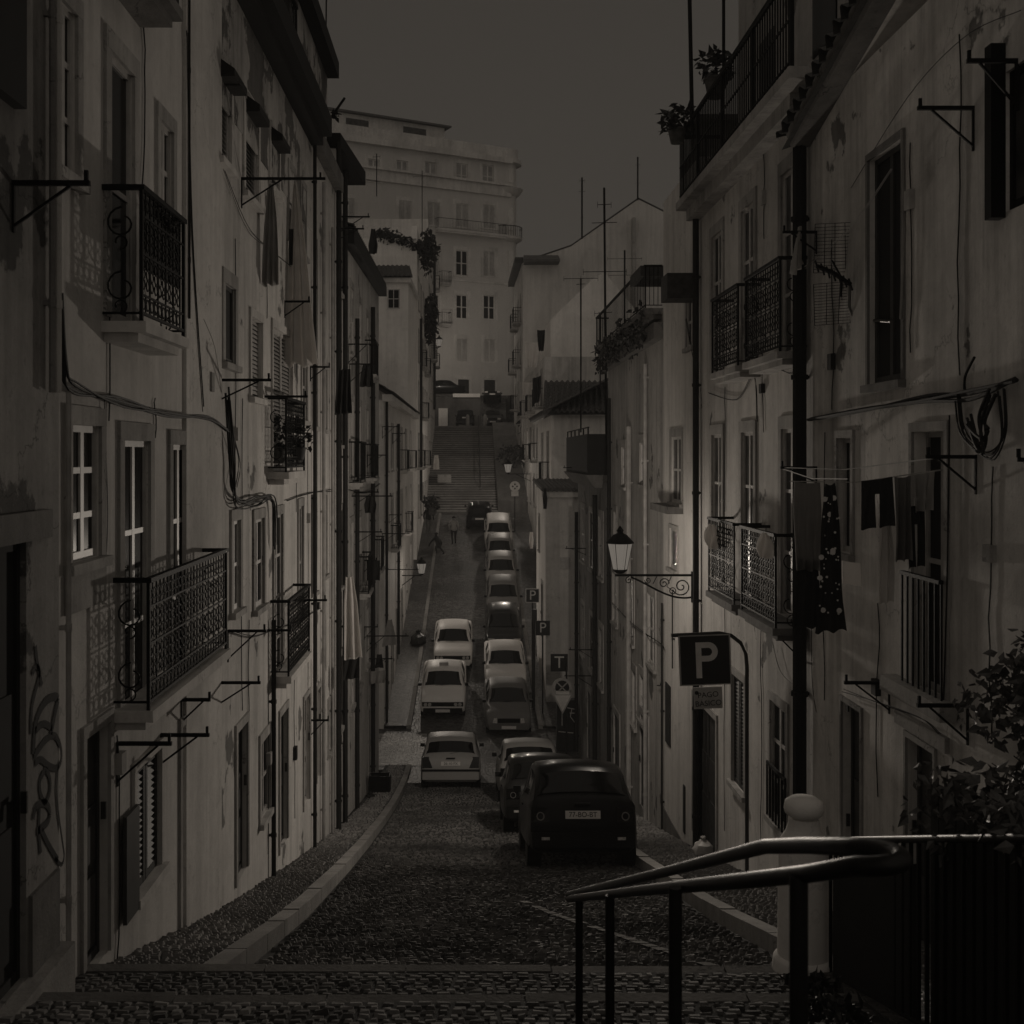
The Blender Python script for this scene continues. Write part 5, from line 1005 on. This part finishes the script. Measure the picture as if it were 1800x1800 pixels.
r = thing('dark_backing', 'added dark sheet standing for the darkness behind the fence bars next to the bollard', 'dark_backing', (2.6, 6.6, -3)); m = MB(); m.hexa([(2.3,5.9,-3.0),(2.33,5.9,-3.0),(2.33,7.2,-3.35),(2.3,7.2,-3.35),(2.3,5.9,-2.12),(2.33,5.9,-2.12),(2.33,7.2,-2.6),(2.3,7.2,-2.6)]); m.obj('panel', M['cloth_d'], r)  # dark sheet added to fill the gaps between the bars with darkness
r = thing('leafy_shrub', 'tall leafy shrub against the wall at the right edge', 'shrub', (3.35, 6.6, -3.2)); m = MB()
m.tube([(3.35,6.6,-3.3),(3.34,6.62,-2.4),(3.38,6.55,-1.8),(3.4,6.6,-1.1)], .03, 7, r1=.012)
for k in range(12): z = -2.3+k*.1; a = rnd.uniform(0, 6.28); m.tube([(3.35,6.6,z), (3.35+.3*math.cos(a), 6.6+.4*math.sin(a), z+.2)], .009, 4, r1=.004)
m.obj('stem', M['bark'], r); m = MB(); leaves(m, (3.4, 6.75, -1.38), (.22, .45, .36), 420, .085, rnd, .7); leaves(m, (3.3, 7.05, -1.55), (.28, .35, .26), 200, .08, rnd, .7); leaves(m, (3.42, 6.5, -2.0), (.28, .5, .5), 700, .09, rnd, .5); leaves(m, (3.4, 6.9, -2.25), (.26, .4, .35), 300, .08, rnd, .5); m.obj('leaves', M['leaf'], r)
for k, (px, py, Y) in enumerate(((1432,1775,5.9), (1490,1790,5.4), (1450,1745,6.6), (1400,1735,7.2), (560,1415,24), (652,1400,27))):
    q = at(px, py, Y); m = MB(); leaves(m, (q.x, Y, q.z+.02), (.1, .13, .04), 60, .08, rnd, -.6)
    tag(m.obj('weed', M['leafd']), ('low weeds tufting the pavement edge by the bollard', 'low weed clump at the foot of the left wall')[k > 3], 'weed', 'weeds in the pavement')
# ------------------------------------------------------------------ aerials and masts
def mast(label, px, ytop, ybot, Y, cross, r0=.022, kink=0):
    a, b2 = at(px, ybot, Y), at(px+kink, ytop, Y); r = thing('aerial_mast', label, 'aerial', a, 'aerials over the right hand roofs'); m = MB(); m.tube([a, b2], r0, 5); m.obj('mast', M['iron'], r); m = MB()
    for (py, hw, el) in cross:
        c = a.lerp(b2, (ybot-py)/(ybot-ytop)); w_ = hw*Y/F; m.tube([c-Vector((w_,0,0)), c+Vector((w_,0,.02))], .013, 4)
        for i in range(el): x = -w_+2*w_*i/max(1, el-1); m.tube([c+Vector((x,0,-.09)), c+Vector((x,0,.09))], .008, 4)
    if cross: m.obj('elements', M['iron'], r)
    return r
mast('tallest aerial mast, kinked near its top, in front of the lower white gable', 1066, 330, 800, 34, ((360,12,2),(392,22,0),(478,38,2),(550,12,0)), .035, -4)
mast('thin aerial mast with a cluster of short rods left of the tallest one', 1023, 312, 420, 62, ((318,5,2),(337,6,0),(383,3,0)), .05)
mast('thin aerial mast standing on the point of the big gable', 1121, 276, 352, 82, ((290,5,0),(322,5,0)), .06)
mast('low forked aerial in front of the white gable, left of the tall mast', 1021, 490, 760, 40, ((490,30,3),(500,8,0)), .03)
mast('aerial mast with a broad crossbar right of the tallest one', 1098, 440, 590, 60, ((455,30,2),(484,28,2)), .05)
mast('short plain aerial mast between the forked one and the tall mast', 1055, 550, 690, 41, ((551,10,2),), .025)
mast('thin wire mast rising beside the blank gable of the closing building', 742, 300, 420, 75, ((310,16,3),), .03); mast('thin mast over the chimney of the left back house', 662, 270, 345, 62, ((276,6,2),), .03)
m = MB(); a = at(1217, 222, 17); m.tube([at(1217,230,17), at(1211,-60,17)], .03, 6); tag(m.obj('pole', M['iron']), 'tall bare pole on the corner of the roof terrace, left of two', 'pole', 'bare poles on the roof terrace')
m = MB(); m.tube([at(1272,150,15.5), at(1272,-60,15.5)], .022, 6); tag(m.obj('pole', M['iron']), 'thinner bare pole on the roof terrace, right of two', 'pole', 'bare poles on the roof terrace')
m = MB(); m.tube([at(573,45,21), at(574,-60,21)], .015, 5); tag(m.obj('pole', M['iron']), 'thin rod standing on the roof of the peeling house', 'pole')
m = MB(); m.tube([at(583,205,21), at(606,172,21)], .025, 5); leaves(m, at(590,200,21), (.08,.08,.1), 20, .12, rnd); tag(m.obj('spiky_rod', M['iron']), 'short slanted spiked rod at the roof corner of the peeling house', 'rod')
r = thing('grid_aerial', 'wire grid aerial on a bent arm beside the tall dark window', 'aerial', (3.65, 10.0, 1.1)); m = MB(); Y = 10.9
def grid(q, nu, nv, rad=.004):
    a, b2, c, d = q
    for i in range(nu+1): t = i/nu; m.tube([a.lerp(b2, t), d.lerp(c, t)], rad, 4)
    for i in range(nv+1): t = i/nv; m.tube([a.lerp(d, t), b2.lerp(c, t)], rad*.8, 4)
grid((at(1433,394,Y), at(1520,390,Y), at(1524,476,Y+.15), at(1430,480,Y+.15)), 5, 14); grid((at(1430,500,Y+.15), at(1524,492,Y+.15), at(1515,566,Y), at(1432,572,Y)), 4, 14); m.obj('reflector', M['iron'], r)
m = MB(); pts = [at(1436,468,10.7), at(1465,480,10.75), at(1495,500,10.8)]; m.tube(pts, .022, 6)
for k in range(7): q = pts[0].lerp(pts[2], k/6); m.tube([q-Vector((.0,.05,.06)), q+Vector((0,.05,.06))], .01, 4)
for s_ in (1, -1): m.tube([at(1480,490,10.78), at(1470-8*s_,490-32*s_,10.78)], .012, 4)
m.obj('dipole', M['iron'], r); m = MB(); m.tube([at(1494,498,10.82), at(1493,540,10.85), at(1500,556,10.85), at(1515,562,10.8), at(1566,565,Fr(XR,0,XR,9,side='R').u(1566))], .014, 8); m.obj('arm', M['steel'], r, 50)
# ------------------------------------------------------------------ plants on roofs and balconies
def pot_plant(label, p, pr, ph, fr_, n, ls, group='pot plants on terraces'):
    r = thing('pot_plant', label, 'plant', p, group); m = MB(); m.lathe(p, [(pr*.7,0),(pr,ph),(pr*1.1,ph),(pr*1.1,ph*1.1)], 14); m.obj('pot', M['tile'], r, 40); m = MB(); leaves(m, p+Vector((0,0,ph+fr_*.7)), (fr_, fr_, fr_), n, ls, rnd, .1); m.obj('leaves', M['leafd'], r)
pot_plant('bushy pot plant on the terrace railing, upper of two', at(1258,172,16.2), .16, .25, .26, 150, .14); pot_plant('bushy pot plant on the terrace corner, lower of two', at(1190,252,17.6), .14, .2, .24, 130, .14)
pot_plant('dark potted bush on the far balcony shelf of the eaved row house', at(760, 905, 69), .3, .4, .5, 120, .3); pot_plant('large leafy pot on the upper lace balcony', at(488,815,15.0), .14, .2, .25, 160, .1); pot_plant('small leafy pot at the back corner of the upper lace balcony', at(525,808,15.4), .1, .15, .2, 90, .09)
r = thing('terrace_vine', 'dark vine spilling over the roof terrace of the tall white left house', 'plant', at(700,410,64)); m = MB()
for k in range(16): t = k/15; leaves(m, at(668+95*t, 412+28*t, 64.2), (.35,.5,.4), 70, .3, rnd, .6)
leaves(m, at(752,440,66), (.5,.6,1.4), 300, .3, rnd, 1.2); m.obj('leaves', M['leafd'], r)
r = thing('wall_creeper', 'black creeper hanging down the tall left house near the stairs', 'plant', at(757,560,74)); m = MB(); leaves(m, at(756,560,74), (.45,.8,1.7), 420, .35, rnd, 1.0); m.obj('leaves', M['leafd'], r)
r = thing('hanging_foliage', 'dark foliage hanging over the wall right of the far stairs', 'plant', at(925,790,80)); m = MB(); leaves(m, at(928,735,84), (.7,1.2,1.3), 260, .35, rnd, .8); leaves(m, at(930,800,80), (.6,1.0,1.0), 260, .35, rnd, .8); leaves(m, at(900,800,80), (1.0,1.0,.9), 240, .3, rnd, .8); m.obj('leaves', M['leafd'], r)
r = thing('roof_bush', 'bare tangled bush on the roof garden above the dark corner house', 'plant', at(1120,590,24)); m = MB(); leaves(m, at(1125,606,25), (.25,1.0,.3), 130, .13, rnd, .8); m.obj('leaves', M['leafd'], r)
m = MB(); leaves(m, at(285,385,8.6), (.05,.45,.07), 90, .07, rnd, .6); r = thing('flower_box', 'dark flower box plants along the upper near balcony rail', 'plant', at(222,375,7.9)); m.obj('leaves', M['leafd'], r)
# ------------------------------------------------------------------ washing, awnings, bags
def cloth(name, label, a, b2, drop, mat, prof=None, folds=4, amp=.03, gapless=True, group='washing hung across the facades', cat='laundry', spots=0, nv=10, sway=(0,0), legs=False):
    """a cloth pegged along a-b, hanging by drop; prof gives the width at heights 0..1"""
    a, b2 = Vector(a), Vector(b2); nu = 16; ax = (b2-a); nrm = ax.cross(Z).normalized(); vs = []; fs = []; prof = prof or [1, 1]
    for j in range(nv+1):
        t = j/nv; f = t*(len(prof)-1); i = min(int(f), len(prof)-2); wd = prof[i]+(prof[i+1]-prof[i])*(f-i)
        for k in range(nu+1):
            s_ = (k/nu-.5)*wd+.5; p = a.lerp(a+ax, s_) - Z*(drop*t*(1+.012*math.sin(k*.8)))+nrm*(amp*(.4+t)*math.sin(k/nu*math.pi*2*folds+.6*t*3))+nrm*sway[0]*t*t+ax*sway[1]*t
            p.z -= .05*math.sin(math.pi*k/nu)*drop*.3*(1-t); vs.append(p)
    for j in range(nv):
        for k in range(nu):
            if legs and j > 2 and k in (7, 8): continue
            fs.append((j*(nu+1)+k, j*(nu+1)+k+1, (j+1)*(nu+1)+k+1, (j+1)*(nu+1)+k))
    n = len(vs); th = nrm*.012; vs += [p+th for p in vs]; fs2 = [tuple(i+n for i in reversed(f)) for f in fs]
    m = MB(); m.add(vs, fs+fs2); o = m.obj(name, M[mat], None, 60); tag(o, label, cat, group)
    if spots:
        m = MB(); rr = random.Random(4)
        for _ in range(spots):
            j, k = rr.randint(2, nv-1), rr.randint(1, nu-1); c = vs[j*(nu+1)+k].lerp(vs[(j-1)*(nu+1)+k-1], rr.random()); s2 = nrm if (nrm.y < 0) else -nrm; m.disc(c+s2*.02+Vector((rr.uniform(-.02,.02),0,rr.uniform(-.03,.03))), s2, 0, rr.choice((.006, .008, .009, .011, .024)), .003, 7)
        n0 = len(o.data.polygons); w2 = MB(); w2.add([tuple(v.co) for v in o.data.vertices], [tuple(p.vertices) for p in o.data.polygons], 0); w2.add(m.v, m.f, 1); q = w2.obj(name, [M[mat], M['sign_white']], None)
        tag(q, label, cat, group); bpy.data.objects.remove(o); q.name = name; return q
    return o
Y = 10.3
cloth('apron', 'grey bib hanging left beside the long dotted dress', at(1396,846,Y), at(1441,848,Y), .8, 'cloth_m', [1,1.1,1.0,.9], 3, .02); cloth('skirt', 'dark skirt under the grey bib next to the dotted dress', at(1394,980,Y+.05), at(1441,985,Y+.05), .62, 'cloth_d', [.8,1,1.15], 3, .02)
cloth('dress', 'long black dress with pale dots on the right hand line', at(1447,850,Y-.5), at(1471,848,Y-.5), 1.28, 'cloth_d', [.7,1.3,1.5,1.6,2.3], 2, .015, spots=46)
Y = 8.35
cloth('shorts', 'black shorts pegged on the line before the tall grated door', at(1514,845,Y), at(1568,838,Y), .36, 'cloth_d', [1,1.05,1.1], 2, .02, legs=True); cloth('blouse', 'patterned blouse pegged right of the black shorts', at(1572,838,Y), at(1600,836,Y), .62, 'cloth_m', [1,.9,1], 2, .03); cloth('towel', 'long pale towel hanging between black shorts and blouse', at(1546,900,Y+.25), at(1566,895,Y+.25), .7, 'cloth_w', [.6,1,1.4,1.4,1.2], 2, .02); cloth('shirt', 'light small shirt at the right end of the line', at(1600,835,Y), at(1642,828,Y), .28, 'cloth_g', [1.0,.8,.7], 2, .03)
cloth('trousers', 'dark trousers hanging below the light small shirt', at(1594,890,Y+.05), at(1624,885,Y+.05), .46, 'cloth_d', [1,1,.9], 2, .02, legs=True); cloth('sheet', 'pale folded sheet in the window left of the black shorts', at(1480,985,9.9), at(1512,990,9.9), .2, 'cloth_w', [1,1.05], 1, .01)
m = MB()
for a, b2 in ((at(1376,822,12.0), at(1640,806,8.3)), (at(1376,824,12.0), at(1490,842,9.8)), (at(1388,846,10.6), at(1655,826,8.3))): m.tube([a, (a+b2)/2-Z*.05, b2], .006, 4)
tag(m.obj('clothes_line', M['pipe_light']), 'clothes lines strung between brackets on the right hand walls', 'clothes line')
cloth('awning_cloth', 'pale cloth billowing from the upper balcony door on the right', at(1402,400,11.9), at(1408,395,12.3), .42, 'cloth_g', [.5,1,2,2.6], 2, .03, sway=(.0,-.9))
cloth('bag', 'white bag tied to the left lower lace balcony rail', at(1240,920,15.2), at(1262,922,15.2), .33, 'cloth_w', [.4,1.3,1.4,.6], 1, .06, group='bags tied to the balcony rail', cat='bag'); cloth('bag', 'white bag tied to the right lower lace balcony rail', at(1335,935,12.4), at(1352,937,12.4), .28, 'cloth_w', [.4,1.6,2,1.2], 1, .06, group='bags tied to the balcony rail', cat='bag')
Lx = lambda x, Y, z: Vector((x, Y, z))
cloth('sheet', 'long white sheet hung from the upper left clothes bracket', at(465,322,13.9), at(488,322,13.9), 1.25, 'cloth_g', [.3,.9,1.2,1.3], 3, .04); cloth('sheet', 'large pale sheet hung from the second bracket up left', at(510,318,16.0), at(528,318,16.0), 2.6, 'cloth_w', [.3,1.6,2.4,3.4], 3, .05, sway=(0,.6)); cloth('trousers', 'narrow dark trousers hung before the pale sheet up left', at(508,402,15.6), at(516,402,15.6), .5, 'cloth_d', [1,.9,.8], 1, .02)
cloth('sheet', 'long white sheet over the left pavement low down', at(606,1014,20), at(622,1012,20), 1.45, 'cloth_w', [.8,1.5,1.7,2.0], 2, .05, sway=(0,.5)); cloth('blanket', 'black blanket hanging over the left balcony, highest of the dark ones', at(592,650,20.3), at(616,648,20.3), .8, 'cloth_d', [1,1.1,1.3], 3, .04); cloth('blanket', 'black blanket bunched on the bracket right of the highest one', at(634,640,25), at(656,640,25), .5, 'cloth_d', [.6,1,1.1], 2, .05)
cloth('coat', 'black coat dangling from a bracket before the white left house', at(650,402,28), at(662,402,28), .62, 'cloth_d', [.6,.9,1.4,1.1], 1, .04); cloth('jacket', 'dark jacket hung over the left pavement in mid street', at(642,872,27), at(660,872,27), .4, 'cloth_d', [.7,1.2,1.0], 2, .04); cloth('blanket', 'dark blanket on the low left railing beside the white sheet', at(645,985,28.5), at(668,985,28.5), .5, 'cloth_d', [1,1,1], 2, .03)
cloth('tablecloth', 'pointed grey cloth on the low bracket over the left pavement', at(676,1090,35), at(694,1088,35), .8, 'cloth_g', [.4,1,1.5], 1, .04); cloth('shirt', 'pale shirt drying low on the left near the crossing', at(652,1180,31), at(678,1178,31), .34, 'cloth_g', [1,1,.9], 2, .05); cloth('towel', 'dark towel hung above the pale shirt near the crossing', at(660,1150,32), at(674,1150,32), .38, 'cloth_d', [.6,1.1], 1, .03); cloth('rug', 'dark rug on the railing under the long white sheet', at(604,1160,20.5), at(632,1156,20.5), .36, 'cloth_d', [1,1], 2, .03)
cloth('sheet', 'white sheet on the far right railing near the far stairs', at(918,672,68), at(939,672,68), .75, 'cloth_w', [1,1,.9], 2, .05); cloth('sheet', 'pale sheet above the other one on the far right row house', at(922,600,62.5), at(948,602,62.5), 1.4, 'cloth_w', [1,.9,.6], 2, .06); cloth('blanket', 'dark blanket hanging at the far right row house corner', at(944,580,54), at(958,580,54), 1.0, 'cloth_d', [1,.9,.6], 2, .06); cloth('blanket', 'long dark blanket beside the pale sheets on the far right', at(936,665,61.5), at(951,660,61.5), 1.4, 'cloth_d', [1,1,.6], 2, .06)
cloth('towel', 'white towel hanging by the far right pavement above the cars', at(930,935,58), at(938,935,58), .85, 'cloth_w', [.7,1,.6], 1, .04); cloth('towel', 'pale towel hung at the foot of the far stairs, left', at(762,800,72), at(772,800,72), .9, 'cloth_w', [.7,1,1.1], 1, .04); cloth('coat', 'dark coat on a hook at the sign wall house corner', at(954,858,43.8), at(962,858,43.8), .8, 'cloth_d', [.4,1,.7], 1, .03)
m = MB(); p = at(1236,1505,17.3); r = thing('rubbish_bag', 'white tied plastic rubbish bag by the dark doorway on the right', 'rubbish bag', p)
def bagmesh(p, rad, mat, root):
    m = MB(); rr = random.Random(int(p.x*100)); prof = [(.5,0),(.95,.12),(1.0,.4),(.8,.75),(.35,.98),(.16,1.08),(.28,1.25),(.2,1.3)]; n = 16; vs = []; fs = []
    for q, z in prof: vs += [p+Vector((rad*q*(1+rr.uniform(-.14,.14))*math.cos(2*math.pi*k/n), rad*q*(1+rr.uniform(-.14,.14))*math.sin(2*math.pi*k/n), rad*1.3*z*(1+rr.uniform(-.05,.05)))) for k in range(n)]
    for i in range(len(prof)-1):
        for k in range(n): fs.append((i*n+k, i*n+(k+1) % n, (i+1)*n+(k+1) % n, (i+1)*n+k))
    fs.append(tuple((len(prof)-1)*n+k for k in range(n))); m.add(vs, fs); return m.obj('bag', M[mat], root, 30)
p.z = gz(17.3)+.12; r.location = p; bagmesh(p, .16, 'bag', r)
p = at(735,1080,51); p.z = gz(51)+.12; r = thing('rubbish_bag', 'round black rubbish bag on the far left pavement', 'rubbish bag', p); bagmesh(p, .38, 'binbag', r)
p = Vector((-2.36, 30, gz(30)+.12)); r = thing('rubbish_crate', 'black open crate with pale scraps on the left pavement before the crossing', 'crate', p); m = MB()
for a in ((-.28,.28,-.2,-.17),(-.28,.28,.17,.2),(-.28,-.25,-.17,.17),(.25,.28,-.17,.17)): m.box(p.x+a[0], p.x+a[1], p.y+a[2], p.y+a[3], p.z, p.z+.45)
m.box(p.x-.25, p.x+.25, p.y-.17, p.y+.17, p.z, p.z+.02); m.obj('crate', M['plastic'], r); m = MB()
for k in range(5): m.box(p.x-.62+k*.08, p.x-.58+k*.08, p.y-.35+.05*k, p.y-.3+.05*k, p.z, p.z+.18+.05*(k % 2))
m.obj('scraps', M['cloth_g'], r)
r = thing('stair_handrail', 'dark handrail climbing the middle of the far stairs', 'handrail', (.7, 82, -2)); m = MB(); m.tube([(.75,79.5,-1.6),(.75,93.6,3.2)], .035, 6); m.obj('rail', M['iron'], r)
for k in range(7): y = 79.6+k*2.3; m = MB(); m.tube([(.75,y,-3.9+(y-75.4)*.336), (.75,y,-1.6+(y-79.5)*.3404)], .03, 6); m.obj('post', M['iron'], r)
for k, px in enumerate((822, 853)):
    q = at(px, 750, 94.6); r = thing('stair_bollard', ('pale bollard at the head of the far stairs, left of two', 'pale bollard at the head of the far stairs, right of two')[k], 'bollard', (q.x, 94.6, 2.4), 'bollards at the stair head'); m = MB(); m.lathe((q.x,94.6,2.38), [(.16,0),(.15,.75),(.13,.9),(.05,1.0)], 14); m.obj('shaft', M['stone'], r, 40)
p = at(795,0,76); r = thing('stone_bench', 'pale stone block on the lower flight of the far stairs', 'bench', at(782,838,79.5)); m = MB(); c = at(782,838,79.5); m.box(c.x-.5, c.x+.45, 79.2, 79.8, c.z-.4, c.z+.15); m.obj('seat', M['stone'], r)
# ------------------------------------------------------------------ people far down the street
def person(label, x, y, h, yaw, top, legs_, stride=.18, arm=.1, lean=0, crouch=False):
    z0 = gz(y)+(.12 if x < kerbL(y) else 0); r = thing('person', label, 'person', (x, y, z0), 'people walking near the far stairs')
    def skin(name, verts, edges, rad, mat):
        me = bpy.data.meshes.new(name); me.from_pydata([(a*h, b*h, c*h) for a, b, c in verts], edges, []); o = bpy.data.objects.new(name, me); C.objects.link(o)
        md = o.modifiers.new('s', 'SKIN'); sv = me.skin_vertices[0].data
        for i, q in enumerate(rad): sv[i].radius = (q*h, q*h)
        sv[0].use_root = True; o.modifiers.new('ss', 'SUBSURF').levels = 1
        m2 = bpy.data.meshes.new_from_object(o.evaluated_get(bpy.context.evaluated_depsgraph_get())); m2.name = name; bpy.data.objects.remove(o)
        for pg in m2.polygons: pg.use_smooth = True
        m2.materials.clear()
        for q in mat: m2.materials.append(M[q])
        if len(mat) > 1:
            for pg in m2.polygons: zc = pg.center.z/h; pg.material_index = 1 if zc < .5 else (2 if zc > .84 else 0)
        ob = bpy.data.objects.new(name, m2); C.objects.link(ob); ob.parent = r; return ob
    s_ = stride; hz = .52 if not crouch else .3; kz = .28; d = hz-.52
    V = [(0,0,hz),(0,lean*.3,.66+d),(0,lean,.8+d),(0,lean,.87+d),(0,lean+.01,.94+d), (.07,0,hz-.03),(.07,s_*.6,kz),(.075,s_*.5,.05),(.075,s_*.5+.08,.02), (-.07,0,hz-.03),(-.07,-s_*.2,kz),(-.075,-s_*.9,.06),(-.075,-s_*.9+.08,.03),
         (.12,lean,.8+d),(.15,lean-arm,.63+d),(.14,lean-arm+.06,.48+d), (-.12,lean,.8+d),(-.15,lean+arm,.63+d),(-.14,lean+arm+.08,.49+d)]
    E = [(0,1),(1,2),(2,3),(3,4),(0,5),(5,6),(6,7),(7,8),(0,9),(9,10),(10,11),(11,12),(2,13),(13,14),(14,15),(2,16),(16,17),(17,18)]
    rad = [.085,.085,.09,.04,.062,.06,.042,.03,.025,.06,.042,.03,.025,.045,.032,.022,.045,.032,.022]
    skin('body', V, E, rad, [top, legs_, 'skin']); m = MB(); m.lathe((0, (lean-.005)*h, (.935+d)*h), [(.066*h,0),(.07*h,.02*h),(.062*h,.045*h),(.03*h,.068*h),(.001,.074*h)], 12); m.obj('hair', M['tyre'], r, 50, local=True); r.rotation_euler = (0,0,R(yaw))
person('person in a light top walking up the middle of the road', -.92, 67.6, 1.66, 10, 'cloth_g', 'cloth_d'); person('person in dark clothes with a white bag on the far left pavement', -2.5, 69.5, 1.72, 200, 'cloth_d', 'cloth_m'); person('person crouching low in dark clothes at the left kerb', -1.75, 65.5, 1.6, 60, 'cloth_d', 'cloth_d', .3, .15, .12, True)

hz = MB(); hz.box(-65, 65, -25, 165, -17, 45); hm, ht, hb = newmat('haze_air'); ht.nodes.remove(hb)
hv = ht.nodes.new('ShaderNodeVolumePrincipled'); hv.inputs['Color'].default_value = (.9, .9, .9, 1); hv.inputs['Density'].default_value = .0013; hv.inputs['Anisotropy'].default_value = .3
ht.links.new(hv.outputs[0], ht.nodes['Material Output'].inputs['Volume'])
haze = hz.obj('haze', hm); struct(haze, 'stuff')
